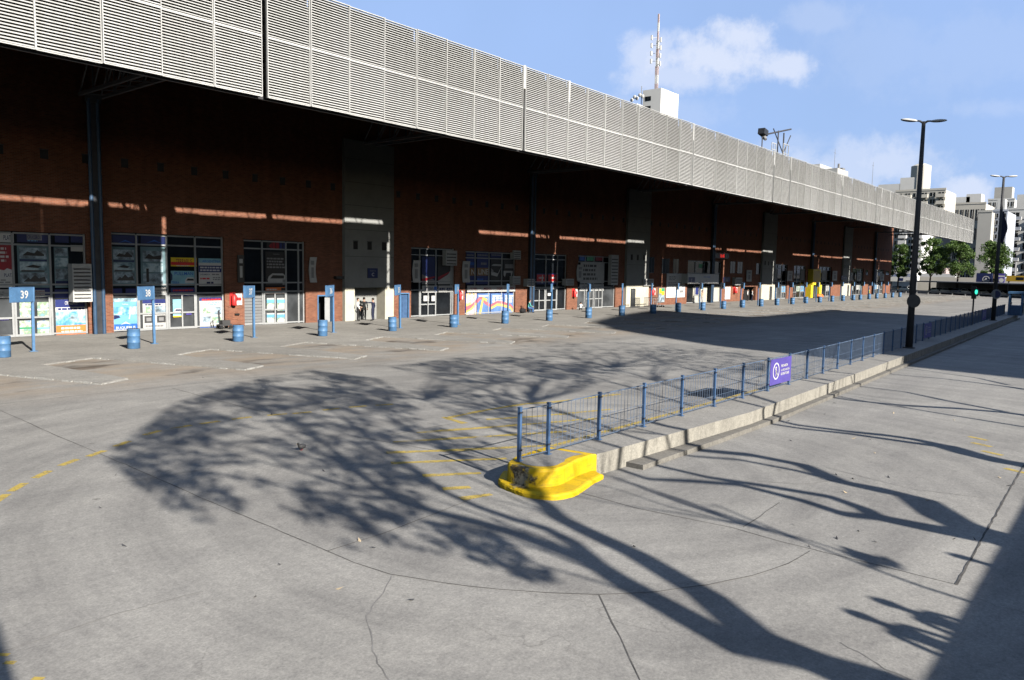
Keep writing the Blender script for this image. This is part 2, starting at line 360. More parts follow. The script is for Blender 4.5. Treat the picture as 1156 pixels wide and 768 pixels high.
# saw-tooth boarding platform
out = []
k0, k1 = -3, 33
for k in range(k0, k1):
    x = 11.5+5.45*k
    if x > 192: break
    out += [(x,33.85), (x+2.4,35.02), (x+5.05,27.35), (x+6.2,28.0)]
xe = out[-1][0]
out = out[:-2]+[(xe-2, 35.0)]
poly = out+[(xe-2, 47.0), (out[0][0], 47.0)]
p = MB()
vs = [(a, b, PZ) for a, b in poly]
# top built from quads per bay (the outline is concave)
P = MB()
for k in range(k0, k1):
    x = 11.5+5.45*k
    if x > 186: break
    P.add([(x,33.85,PZ),(x+2.4,35.02,PZ),(x+5.45,33.85,PZ),(x+5.45,47,PZ),(x,47,PZ)], [(0,1,2,3,4)], 'platform_concrete')
    P.add([(x+2.4,35.02,PZ),(x+5.05,27.35,PZ),(x+6.2,28.0,PZ),(x+5.45,33.85,PZ)], [(0,1,2,3)], 'platform_concrete')
    e = [(x,33.85),(x+2.4,35.02),(x+5.05,27.35),(x+6.2,28.0),(x+5.45,33.85)]
    for a, b in zip(e, e[1:]): P.add([(a[0],a[1],0),(b[0],b[1],0),(b[0],b[1],PZ),(a[0],a[1],PZ)], [(0,1,2,3)], 'platform_concrete')
P.box(188,196,33.85,47,0,PZ,'platform_concrete')
tag(P.build('boarding_platform'), kind='structure')
# worn pale kerb edging along the teeth
M('kerb_edge', (.345,.34,.32), .9, .3, 4, dirt=.8, bump=.4)
K = MB()
for k in range(k0, k1):
    x = 11.5+5.45*k
    if x > 186: break
    for a, b in (((x+2.4,35.02),(x+5.05,27.35)), ((x,33.85),(x+2.4,35.02)), ((x+5.05,27.35),(x+6.2,28.0))):
        a, b = Vector((*a, 0)), Vector((*b, 0)); d = (b-a).normalized(); nrm = Vector((-d.y, d.x, 0))
        n = max(2, int((b-a).length/.45))
        for i in range(n):
            j = random.uniform(-.015, .015); h = random.uniform(.025, .065); w = random.uniform(.03, .10)
            if random.random() < .42: continue
            p0 = a+(b-a)*(i/n)+d*random.uniform(0,.1); p1 = a+(b-a)*((i+1)/n)
            c = (p0+p1)/2+nrm*(j-.02); K.obox((c.x, c.y, h/2), (p1-p0)/2, nrm*w/2, (0,0,h/2), 'kerb_edge')
tag(K.build('platform_kerb'), kind='structure')

def strip(mb, px, w, m, z=.004, jit=.0, step=.35):
    pts = [onZ(x, y, z) for x, y in px]; fine = [pts[0]]
    for a, b in zip(pts, pts[1:]):
        n = max(1, int((b-a).length/step))
        for i in range(1, n+1): fine.append(a.lerp(b, i/n))
    L = []; R = []
    for i, p in enumerate(fine):
        d = fine[min(i+1, len(fine)-1)]-fine[max(i-1, 0)]; d.z = 0; d.normalize(); nn = Vector((-d.y, d.x, 0))
        p = p+nn*random.gauss(0, jit); ww = w*random.uniform(.6, 1.3)/2
        L.append(p+nn*ww); R.append(p-nn*ww)
    n = len(fine)
    mb.add(L+R, [(i+n, i+n+1, i+1, i) for i in range(n-1)], m)
J = MB()
for px in ([(0,456),(152,440),(340,421),(520,401),(700,383)],
           [(0,463),(60,490),(150,528),(250,572),(370,622),(400,635),(440,648),(500,658),(560,665),(620,669),(676,671),(740,668),(800,660),(850,650),(890,636),(915,622)],
           [(370,622),(430,603),(490,580),(548,557)], [(676,672),(700,720),(724,770)],
           [(655,556),(720,574),(828,596),(880,611),(1000,640),(1080,660)], [(840,595),(880,567)],
           [(1080,660),(1105,615),(1130,570),(1156,525)], [(500,514),(545,531)], [(500,514),(587,494)], [(400,493),(572,522)], [(441,491),(545,472)], [(194,438),(248,453),(300,466)]):
    strip(J, px, .018, 'joint', jit=.006)
strip(J, [(1080,660),(1105,615),(1130,570),(1156,525)], .03, 'joint', z=.007, jit=.008, step=.2)
for px in ([(443,650),(436,664),(428,676),(414,695),(420,720),(422,735),(440,770)], [(0,737),(56,718),(140,690),(230,668)], [(930,527),(980,540),(1030,552),(1110,562)], [(855,543),(905,547),(950,541)], [(950,725),(1000,755),(1040,772)],
           [(130,545),(190,537),(260,525)]):
    strip(J, px, .014, 'crack', jit=.012, step=.12)
tag(J.build('pavement_joints'), kind='structure')
Ym = MB()
def dash(x, y, L=.9, w=.16, ang=None):
    c = onZ(x, y, .005); d = Vector((math.cos(ang), math.sin(ang), 0)); n = Vector((-d.y, d.x, 0))
    Ym.quad(c-d*L/2-n*w/2, c+d*L/2-n*w/2, c+d*L/2+n*w/2, c-d*L/2+n*w/2, 'faded_yellow')
arc = [(0,563),(20,550),(47.7,535.5),(78,522),(109,512),(138,501),(172,488.6),(205,482),(237,477),(273,472),(313,468),(341,466),(374,462),(404,459),(434,457)]
for i, (x, y) in enumerate(arc):
    a = onZ(*arc[max(i-1,0)]); b = onZ(*arc[min(i+1,len(arc)-1)]); dash(x, y, .55, .16, math.atan2(b.y-a.y, b.x-a.x))
for px in ((4,739,43,767),): dash(3,739,.14,.06,-.9); dash(11,748,.12,.07,-.9); dash(43,766,.12,.06,-.9)
for x, y in ((1104,495),(1108,502),(1120,511.5),(1147.5,531.7)): dash(x, y, .5, .16, -2.0)
for px in ([(504,472),(548,463),(593,456),(623,454),(700,445)], [(549,473.5),(607,470),(690,462)], [(470.6,488.5),(582.7,480),(680,472)], [(443.6,499),(545,493),(640,487)], [(436,511),(520,508),(618,503)],
           [(441.5,523),(510,520),(572,517.6)], [(477,537),(543,534)], [(499.6,552),(531,550)], [(520,563),(555,558)], [(500,471),(525,478)]):
    strip(Ym, px, .19, 'faded_yellow', z=.006, jit=.004)
tag(Ym.build('road_markings'), kind='structure')
yb = MB(); yb.add([(12.95,9.50,IZ+.004),(24,9.47,IZ+.004),(24,9.60,IZ+.004),(12.95,9.645,IZ+.004)],[(0,1,2,3)],'faded_yellow'); tag(yb.build('kerb_marking'), kind='structure')
dr = MB(); a = onZ(795,449); dr.box(a.x, a.x+2.1, a.y-.1, a.y+.9, -.2, .006, 'darkgrey'); 
for i in range(20): dr.box(a.x+.05+i*.1, a.x+.1+i*.1, a.y-.06, a.y+.86, .007, .02, 'steel_dark')  # dark rectangle with a row of raised bars
tag(dr.build('drain_grate', off=(a.x+1, a.y+.4, 0)), 'dark iron drain grating in the concrete behind the blue fence', 'drain')
lit = MB()
for _ in range(45):
    x, y = random.choice([(random.uniform(860,1150), random.uniform(440,620)), (random.uniform(100,900), random.uniform(420,700))])
    c = onZ(x, y, .004); a = random.uniform(0, 6.28); l = random.uniform(.03,.07); w = l*random.uniform(.3,.6)
    d = Vector((math.cos(a), math.sin(a), .1)); n = Vector((-math.sin(a), math.cos(a), 0))
    lit.add([c-d*l, c+n*w, c+d*l+Vector((0,0,.03)), c-n*w], [(0,1,2,3)], 'darkgrey' if random.random()<.7 else 'tan')
tag(lit.build('fallen_leaves', off=(20,6,0)), 'scattered dry leaves lying on the concrete', 'leaves', kind='stuff')

# ------------------------------------------------------------------ traffic island
IZ = .45
top_px = [(673.7,512.6),(666,514),(653,518.5),(642,524),(631,528.5),(613,530.3),(598,529.5),(582,526.7),(574,523.9),(574.7,520.2),(584.7,514)]
def drift(X): return 0 if X < 25 else .031*(X-25)
nose = [onZ(x, y, IZ).xy for x, y in top_px]
front = [(X, 8.42 - (.0 if X > 21 else 0)*0 + (-.055*(X-14) if X < 20 else -.33) + max(0, X-20)*.03) for X in (13.3,14.5,16,18,20,24,30,36,44,55,66,78,92,94.5)]
back = [(X, 9.62+drift(X)) for X in (94.5,78,66,55,44,36,30,24,18,14)]
isl = MB()
nz = [tuple(q) for q in nose]
# yellow nose block
isl_body = front+back
B = MB()
B.prism([(13.06,8.49)]+front+back+[(12.9,9.66)], 0, IZ, 'kerb_concrete', 'platform_concrete')
isl_o = tag(B.build('traffic_island'), kind='structure')
def smooth_path(P, n=5):
    out = []
    for i in range(len(P)-1):
        p0, p1, p2, p3 = P[max(i-1,0)], P[i], P[i+1], P[min(i+2,len(P)-1)]
        for k in range(n):
            t_ = k/n; out.append(tuple(.5*((2*p1[q])+(-p0[q]+p2[q])*t_+(2*p0[q]-5*p1[q]+4*p2[q]-p3[q])*t_*t_+(-p0[q]+3*p1[q]-3*p2[q]+p3[q])*t_**3) for q in (0,1)))
    return out+[tuple(P[-1])]
def ring_solid(mb, outer, levels, closing, m):
    # outer: open path, levels: (inset, z) from bottom to top; closing: points that shut the far side
    cx_, cy_ = 12.4, 9.05; rings = []
    for ins, z in levels:
        rr = []
        for q in outer:
            d_ = Vector((cx_-q[0], cy_-q[1])); L_ = d_.length; d_ = d_/L_*min(ins, L_*.4); wv = .006*math.sin(q[0]*31+q[1]*17+z*40); rr.append((q[0]+d_.x+wv, q[1]+d_.y-wv, z))
        rings.append(rr)
    n_ = len(outer); vs = [p for r_ in rings for p in r_]; fs = []
    for a_ in range(len(levels)-1):
        for k in range(n_-1): fs.append((a_*n_+k, (a_+1)*n_+k, (a_+1)*n_+k+1, a_*n_+k+1))
    mb.add(vs, fs, m); z = levels[-1][1]
    mb.add(rings[-1]+[(c_[0],c_[1],z) for c_ in closing], [tuple(range(n_+len(closing)-1,-1,-1))], m)
    return rings[-1]
Nn = MB()
nz[0] = (13.058, 8.49); npath = smooth_path(nz+[(12.898,9.66)])
top_ring = ring_solid(Nn, npath, [(0,0),(0,IZ-.05),(.012,IZ-.02),(.04,IZ)], [], 'kerb_yellow')
inner = []
for q in npath:
    d_ = Vector((12.4-q[0], 9.05-q[1])); L_ = d_.length; d_ = d_/L_*min(.25+.03*math.sin(q[0]*13+q[1]*9), L_*.4); inner.append((q[0]+d_.x, q[1]+d_.y, IZ+.004))
Nn.add(inner, [tuple(range(len(inner)-1,-1,-1))], 'platform_concrete')
lip_px = [(540+a/5.483, 440+b/5.483) for a, b in [(150,500),(128,540),(125,555),(150,578),(200,600),(270,625),(350,640),(420,648),(480,650),(545,640),(600,625),(640,602),(680,575),(720,548),(775,522)]]
lip = [tuple(onZ(x, y, .11).xy) for x, y in lip_px]
ring_solid(Nn, smooth_path(lip[::-1], 4), [(0,0),(.0,.07),(.02,.1),(.06,.112)], [(11.6,9.3),(12.5,9.0),(13.05,8.6)], 'kerb_yellow')
tag(Nn.build('island_nose'), kind='structure')
# lower concrete step along the lane
St = MB(); seg = [(14.1,8.0),(16,7.95),(18,7.9),(20.97,7.88),(25,8.0),(30,8.16),(36,8.36),(44,8.6),(55,8.95),(66,9.3),(78,9.65),(94,10.1)]
for a, b in zip(seg, seg[1:]):
    n = max(1, int((b[0]-a[0])/1.9))
    for i in range(n):
        x0 = a[0]+(b[0]-a[0])*i/n; x1 = a[0]+(b[0]-a[0])*(i+1)/n-.012; y0 = a[1]+(b[1]-a[1])*i/n; y1 = a[1]+(b[1]-a[1])*(i+1)/n
        St.prism([(x0,y0+random.uniform(-.012,.012)),(x1,y1+random.uniform(-.012,.012)),(x1,y1+.6),(x0,y0+.6)], 0, .11+random.uniform(-.012,.008), 'step_concrete')
tag(St.build('island_step'), kind='structure')

# ------------------------------------------------------------------ fence on the island
xs = [11.5, 12.33, 14.2]
while xs[-1] < 92: xs.append(xs[-1]+1.955)
fp = [(X, (9.28 if X < 12 else 9.2)+drift(X)) for X in xs]
fen = thing('wire_fence', 'low blue steel fence of square posts and wire mesh along the concrete island', 'fence', (fp[0][0], fp[0][1], IZ))
fo = Vector((fp[0][0], fp[0][1], IZ))
for (X, Y) in fp:
    b = MB(); b.box(X-.032, X+.032, Y-.032, Y+.032, IZ, IZ+1.06, 'fence_blue'); b.box(X-.07, X+.07, Y-.06, Y+.06, IZ, IZ+.012, 'fence_blue')
    b.box(X-.037, X+.037, Y-.037, Y+.037, IZ+1.06, IZ+1.075, 'fence_blue')
    for z in (.2,.95): b.box(X-.045, X+.045, Y-.045, Y-.03, IZ+z, IZ+z+.03, 'steel_dark')
    b.build('post', fen, fo)
for i, ((a0, a1), (b0, b1)) in enumerate(zip(fp, fp[1:])):
    b = MB(); A = Vector((a0+.03, a1, 0)); Bv = Vector((b0-.03, b1, 0)); near = a0 < 50
    for z, w in ((.07,.014),(.30,.007),(.55,.007),(1.02,.02)): b.bar(A+Vector((0,0,IZ+z)), Bv+Vector((0,0,IZ+z)), w, w, 'wire')
    n = max(2, int((Bv-A).length/.145))
    for k in range(1, n):
        q = A.lerp(Bv, k/n); q.x += random.gauss(0, .006); b.tube([q+Vector((0,-.006,IZ+.05)), q+Vector((random.gauss(0,.006),-.006,IZ+1.03))], (.0058 if near else .008), 'wire', 4, False)
    b.build('wire_panel', fen, fo)
def fence_sign(i, big, label):
    (x0, y0), (x1, y1) = fp[i], fp[i+1]
    x0 += .05; x1 -= .05; z0, z1 = IZ+.16, IZ+1.0
    o = Vector((x0, y0-.05, z0)); s = thing('fence_sign', label, 'sign', o)
    b = MB(); b.box(x0, x1, y0-.052, y0-.045, z0, z1, 'purple')
    W = x1-x0; H = z1-z0; yf = y0-.057; U, V = (1,0,0), (0,0,1)
    c = b; cx, cz = x0+.27*W, z0+.52*H; R = .29*H/.84*.95
    n = 28
    for k in range(n):
        a, bb = 2*math.pi*k/n, 2*math.pi*(k+1)/n
        q = [(cx+rr*math.cos(t), yf, cz+rr*math.sin(t)) for rr, t in ((R,a),(R,bb),(R*.84,bb),(R*.84,a))]; c.quad(*q, 'white')
    # walking figure in the ring and the bar across it
    for q, w in ((((0,.1),(.02,-.1)),.11), (((.02,-.1),(-.08,-.4)),.06), (((.03,-.1),(.12,-.38)),.06), (((-.02,.14),(-.15,-.08)),.045), (((.02,.14),(.16,-.02)),.045)):
        (u0, v0), (u1, v1) = q; c.bar((cx+u0*R*1.5, yf-.001, cz+v0*R*1.5), (cx+u1*R*1.5, yf-.001, cz+v1*R*1.5), .002, w*R*1.7, 'white')
    c.tube([(cx, yf, cz+.42*R), (cx, yf-.002, cz+.42*R)], .13*R, 'white', 12)
    c.bar((cx-.62*R, yf-.002, cz+.62*R), (cx+.62*R, yf-.002, cz-.62*R), .002, .09*R, 'white')
    for t, v in (('PROHIBIDA', .68), ('LA CIRCULACIÓN', .52), ('DE PEATONES', .36)):
        c.text((x0+.50*W, yf, z0+v*H), U, V, .085, t, 'white', 'l', .012, .46*W)
    c.build('panel', s, o)
    return s
j = min(range(len(fp)), key=lambda i: abs(fp[i][0]-24.0))
fence_sign(j, True, 'purple no-pedestrians sign in full sun on the blue fence')
j2 = min(range(len(fp)), key=lambda i: abs(fp[i][0]-onY(1046,380,9.9).x))
fence_sign(j2, False, 'purple no-pedestrians sign in the shade on the fence, just past the near street lamp')
j3 = min(range(len(fp)), key=lambda i: abs(fp[i][0]-onY(1104,366,10.9).x))
fence_sign(j3, False, 'dark purple fence sign beside the green traffic light')

# ------------------------------------------------------------------ street lamps, traffic light, booth
def lamp(base, h, label, plate_px=None, flag=False):
    t = thing('street_lamp', label, 'street lamp', base); o = Vector(base)
    b = MB(); b.tube([o, o+Vector((0,0,h*.5)), o+Vector((0,0,h))], [.18,.14,.09], 'concrete_lamp', 14); b.tube([o, o+Vector((0,0,.05))], .3, 'concrete_lamp', 14)
    b.build('pole', t, o, True)
    for s in (-1, 1):
        u = Vector((.63*s, -.77*s, 0)); top = o+Vector((0,0,h))
        a = MB(); a.tube([top-Vector((0,0,.1)), top+u*.2+Vector((0,0,.02)), top+u*.4+Vector((0,0,.03))], [.06,.05,.04], 'concrete_lamp', 8); a.build('arm', t, o, True)
        hd = MB(); n = Vector((-u.y, u.x, 0)).normalized()
        hd.ball((0,0,0), .4, 'lamp_head', 1.1, .42, .2, 12, 8)
        R = [(u.normalized()*v.x + n*v.y + Vector((0,0,v.z + .07*v.x))) for v in hd.v]
        hd.v = [q+top+u.normalized()*.75+Vector((0,0,.05)) for q in R]; hd.build('lamp_head', t, o, True)
    return t, o
L1 = onZ(1026,393,IZ)
t, o = lamp(tuple(L1), onY(1039.5,135,L1.y).z-IZ, 'nearer tall dark double-headed street lamp standing on the island')
tp = onY(1028,340,L1.y)
b = MB(); b.tube([(L1.x-.24,L1.y-.12,tp.z),(L1.x-.28,L1.y-.15,tp.z)], .34, 'darkgrey', 20); tag(b.build('round_sign', off=(L1.x-.24,L1.y-.12,tp.z)), 'round dark sign plate fixed to the nearer street lamp', 'sign')
L2 = onZ(1121,362,IZ)
t2, o2 = lamp(tuple(L2), onY(1131,198,L2.y).z-IZ, 'farther double-headed street lamp with a dark flag, near the blue booth')
b = MB(); b.tube([(L2.x-.22,L2.y-.12,onY(1125,332,L2.y).z),(L2.x-.26,L2.y-.15,onY(1125,332,L2.y).z)], .42, 'grey', 20); b.tube([(L2.x-.27,L2.y-.15,onY(1125,332,L2.y).z),(L2.x-.28,L2.y-.155,onY(1125,332,L2.y).z)], .3, 'navy', 20)
tag(b.build('round_sign', off=(L2.x-.24,L2.y-.12,2.5)), 'round grey sign plate fixed to the farther street lamp', 'sign')
fl = MB(); zt = onY(1131,238,L2.y).z; zb = onY(1134,275,L2.y).z; n = 10
ring = []
for i in range(n+1):
    t_ = i/n; w = .15+.42*math.sin(math.pi*min(1, t_*1.15)*.85); z = zt+(zb-zt)*t_
    ring.append([(L2.x+.14+w*k/5*.72, L2.y-.05-w*k/5*.6+.10*math.sin(k*1.7+t_*5), z-.15*k/5) for k in range(6)])
for side in (0, .02):
    fl.add([(q[0], q[1]+side, q[2]) for r_ in ring for q in r_], [(i*6+k, i*6+k+1, i*6+k+7, i*6+k+6) for i in range(n) for k in range(5)], 'cloth_navy')
tag(fl.build('flag', off=(L2.x+.14, L2.y, zt), smooth=True), 'dark navy flag hanging limp from the farther street lamp', 'flag')
T = onZ(1097,367,IZ); T = Vector((T.x, T.y, IZ)); 
tl = thing('traffic_light', 'slim traffic light showing green, standing behind the fence', 'traffic light', T)
zz = onY(1101,329.5,T.y).z
b = MB(); b.tube([T, (T.x,T.y,zz-.2)], .06, 'steel_dark', 10); b.build('pole', tl, T)
b = MB(); b.box(T.x-.17,T.x+.17,T.y-.15,T.y+.15,zz-.55,zz+.4,'black'); b.box(T.x-.2,T.x+.2,T.y-.3,T.y-.15,zz+.17,zz+.19,'black'); b.build('housing', tl, T)
b = MB(); b.ball((T.x-.1,T.y-.16,zz),.2,'go_green',1,.5,1); b.build('green_lamp', tl, T)
kb = onZ(1146,356,IZ)
bo = thing('guard_booth', 'small blue-framed booth at the far end of the island', 'booth', kb)
zt = onY(1146,332,kb.y).z
for nm, f in (('frame', lambda b: [b.box(kb.x+sx, kb.x+sx+.14, kb.y+sy, kb.y+sy+.14, IZ, zt, 'bay_blue') for sx in (-.6,.46) for sy in (-.6,.46)]), ('roof', lambda b: b.box(kb.x-.66,kb.x+.66,kb.y-.66,kb.y+.66,zt,zt+.22,'bay_blue')),
              ('lower_panel', lambda b: b.box(kb.x-.55,kb.x+.55,kb.y-.55,kb.y+.55,IZ,IZ+1.0,'fence_blue')), ('counter', lambda b: b.box(kb.x-.5,kb.x+.5,kb.y+.4,kb.y+.6,IZ+1.02,IZ+1.3,'grey')), ('notice', lambda b: b.box(kb.x-.2,kb.x+.4,kb.y-.72,kb.y-.67,IZ+.2,IZ+1.3,'offwhite'))):
    b = MB(); f(b); b.build(nm, bo, kb)

# ------------------------------------------------------------------ terminal building
YW = 46.5; ZR = 16.0
BL = Vector((100, YW, 0))
bld = thing('terminal_building', 'long brick bus terminal under a deep canopy with a grey louvred fascia', 'bus terminal', BL)
def wx(px, py=330): return onY(px, py, YW).x
openings = [(-4.5,6.5,5.75),(8.6,18.28,5.72),(19.65,26.7,5.92),(28.1,32.95,5.85),(33.95,35.3,2.05),(41.8,42.95,2.1),(43.15,48.3,5.83),(49.6,56.6,5.72),(59.2,65.0,5.74),(66.9,74.4,5.76),
            (91.8,102.2,5.72),(110.1,114.6,2.15),(121.7,127.6,5.7),(130.5,136.5,5.6),(143.5,150.5,5.6),(163.5,171.5,5.5),(180.5,187.5,5.5)]
portals = [(36.2,41.0),(76.2,81.3),(116.0,121.4),(156.4,161.6)]
w = MB(); x = -8.; ZU = ZR
for x0, x1, zt in sorted(openings+[(a, b, 13.55) for a, b in portals]):
    if x0 > x: w.box(x, x0, YW, YW+.45, 0, ZU, 'brick')
    if zt < ZU: w.box(x0, x1, YW, YW+.45, zt, ZU, 'brick')
    x = x1
w.box(x, 193.5, YW, YW+.45, 0, ZU, 'brick')
w.box(193.05, 193.5, YW+.45, 80, 0, ZR, 'brick'); w.box(-8, -7.55, YW+.45, 80, 0, ZR, 'brick')
w.build('brick_wall', bld, BL)
b = MB(); b.box(-7.5, 193, YW+1.0, YW+1.1, 0, ZR-.1, 'interior_dark'); b.build('inner_wall', bld, BL)
b = MB(); b.box(-8.2, 193.7, YW+.2, 80, ZR+.003, ZR+.4, 'roof_grey'); b.build('roof', bld, BL)
# canopy roof
YF = 30.0
b = MB(); b.box(-8, 191.2, 31.5, YW+.19, ZR, ZR+.22, 'roof_under'); b.box(-8, 191.2, 31.5, 31.58, ZR-.16, ZR-.001, 'roof_under')  # front lip added to narrow the sunlit band on the wall
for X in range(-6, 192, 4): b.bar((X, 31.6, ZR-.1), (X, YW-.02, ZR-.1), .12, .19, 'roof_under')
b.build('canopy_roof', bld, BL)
# opaque strips added in the fascia slot to break up the sunlit band
b = MB()
for k in range(-1, 5):
    o = 40*k
    for a, c in ((36.6,48.0 if k == 0 else 42.6), (58.4,60.2), (55.5,56.2), (26.5,27.0)):
        if a+o < 188: b.box(a+o, min(c+o,191), 30.25, 31.49, ZR+.01, ZR+.06, 'roof_under')
b.box(100.5+17,118.3+8,30.25,31.49,ZR+.065,ZR+.1,'roof_under')
b.build('added_slot_mask', bld, BL)
# fascia: framed panels of slanted blades
zb, zt = 11.38, 16.38; zm = onY(303,43.2,YF).z
def louvre(wd):
    b = MB(); n = 44; pit = (zt-zb-.1)/n
    for k in range(n):
        z = zb+.05+k*pit
        b.add([(.03,-.04,z),(wd-.03,-.04,z),(wd-.03,.05,z+.075),(.03,.05,z+.075),(.03,-.034,z-.007),(wd-.03,-.034,z-.007),(wd-.03,.056,z+.068),(.03,.056,z+.068)],
              [(0,1,2,3),(7,6,5,4),(0,4,5,1),(3,2,6,7),(0,3,7,4),(1,5,6,2)], 'louvre_white')
    for x in (0, wd-.03): b.box(x, x+.03, -.05, .06, zb, zt, 'louvre_white')
    for z in (zb, zt-.05): b.box(.031, wd-.031, -.05, .06, z-.01, z+.03, 'louvre_white')
    b.box(.031, wd-.031, -.06, -.042, zm-.04, zm+.05, 'louvre_white')
    b.box(.02, wd-.02, .16, .17, zb, zt-.05, 'added_dark_back')  # dark sheet added behind the blades, blocks light and darkens the gaps
    return b
proto = {}
secs = []
for k in range(-1, 5):
    o = 40.0*k
    secs += [(19.38+o, 8), (37.13+o, 2), (41.62+o, 8)]
pw = 2.187; npan = 0
for s0, n in secs:
    if s0+pw*n < -6: continue
    for i in range(n):
        X = s0+i*pw
        if X < -5 or X > 190: continue
        if not proto:
            o = louvre(pw-.01).build('louvre_panel', bld); proto['o'] = o
        else:
            o = proto['o'].copy(); COL.objects.link(o); o.parent = bld
        o.location = (X-BL.x, YF-BL.y+random.gauss(0,.006), random.gauss(0,.004)); o.rotation_euler = (random.gauss(0,.002), 0, random.gauss(0,.003)); npan += 1
b = MB()
for s0, n in secs:
    e = s0+pw*n
    if e < 0 or e > 190: continue
    wide = abs(e-18.8) < 1
    if not wide: b.box(e-.01, e+.16, YF-.08, YF-.05, zt-1.35, zt+.02, 'louvre_white')
b.build('seam_cover', bld, BL)
# steel frame that carries the fascia
b = MB()
for z in (11.45, 13.9, 15.85): b.bar((-6,30.55,z), (191,30.55,z), .14, .14, 'steel_truss')
X = -6.
while X < 190:
    b.bar((X,30.55,11.45),(X,30.55,15.85), .09,.09,'steel_truss'); b.bar((X,30.55,11.45),(X+2.2,30.55,13.9), .05,.05,'steel_truss'); b.bar((X+2.2,30.55,13.9),(X,30.55,15.85), .05,.05,'steel_truss')
    b.bar((X,30.12,zt-.1),(X,31.5,ZR+.02), .05,.05,'steel_truss'); b.bar((X+.3,30.12,zt-.1),(X+.9,31.5,ZR+.02), .04,.04,'steel_truss')
    X += 2.22
b.build('fascia_frame', bld, BL)
for X in [18.7+19.95*i for i in range(-1, 9)]+[190.9]:
    b = MB(); zc = 13.4
    for xx in (X-.55, X+.55):
        b.bar((xx,YW-.05,zc),(xx,30.62,zc),.16,.18,'steel_truss'); b.bar((xx,YW-.05,15.75),(xx,30.62,15.75),.14,.16,'steel_truss')
        ys = [YW-.1-1.75*i for i in range(10)]
        for i, (ya, yb) in enumerate(zip(ys, ys[1:])):
            b.bar((xx,ya,zc),(xx,yb,15.75),.07,.07,'steel_truss'); b.bar((xx,yb,zc),(xx,yb,15.75),.07,.07,'steel_truss')
    for i in range(9): b.bar((X-.55,YW-.3-1.75*i,zc),(X+.55,YW-1.2-1.75*i,zc),.06,.06,'steel_truss')
    b.build('truss', bld, BL)
for i in range(0, 10, 1):
    X = 18.7+19.95*(i-1)
    if i % 2 == 1:
        b = MB(); b.box(X-.16,X+.16,YW-.42,YW-.003,0,13.5,'steel_dark'); b.box(X-.42,X+.42,YW-.5,YW-.43,13.0,13.5,'steel_dark'); b.build('column', bld, BL)
        for s in (-.24,.24):
            b = MB(); b.tube([(X+s,YW-.42,PZ),(X+s,YW-.42,13.2)],.1,'pipe_blue',10); b.build('drain_pipe', bld, BL)
# portals
M('portal_line', (.10,.10,.10), .8)
for i, (a, c) in enumerate(portals):
    b = MB(); b.box(a,c,YW-.3,YW+.44,2.56,13.5,'portal_grey')
    for z in (4.9,6.9,8.7,10.4,12.1): b.box(a+.01,c-.01,YW-.304,YW-.30,z,z+.03,'portal_line')
    if i == 0:
        b.box(a,37.1,YW-.32,YW+.44,0,2.557,'cream'); b.box(40.1,c,YW-.32,YW+.44,0,2.557,'cream')
        b.box(37.1,40.1,YW+.7,YW+.9,0,2.557,'portal_grey')
        for xx in (37.0,40.1): b.box(xx,xx+.1,YW+.44,YW+.7,0,2.557,'cream')
    else: b.box(a,c,YW-.32,YW+.44,0,2.557,'cream')
    b.build('portal', bld, BL)
    for xx in (a+1.0,a+2.35,a+3.8):
        q = MB(); q.box(xx-.21,xx+.21,YW-.306,YW-.302,5.45,6.05,'interior_dark'); q.box(xx-.25,xx+.25,YW-.33,YW-.303,6.06,6.10,'darkgrey'); q.build('vent_dark_plate', bld, BL)  # dark plate on the face stands in for the shade inside an opening
    if i:
        q = MB(); xx = a+(1.0 if i == 1 else 3.3); q.box(xx,xx+1.0,YW-.35,YW-.323,PZ,2.15,'black'); q.box(xx+.1,xx+.9,YW-.36,YW-.351,.2,2.05,'glass_grey'); q.build('door', bld, BL)
X = -2.8
while X < 192:
    if not any(a-.3 < X < c+.3 for a, c in portals) and abs((X-18.7+19.95*3) % 39.9) > .5:
        q = MB(); q.box(X-.2,X+.2,YW-.008,YW-.003,9.66,10.14,'interior_dark'); q.box(X-.23,X+.23,YW-.03,YW-.002,10.145,10.18,'steel_truss'); q.build('vent_dark_plate', bld, BL)  # hole's inner shade painted as a dark plate on the wall
    X += 2.12
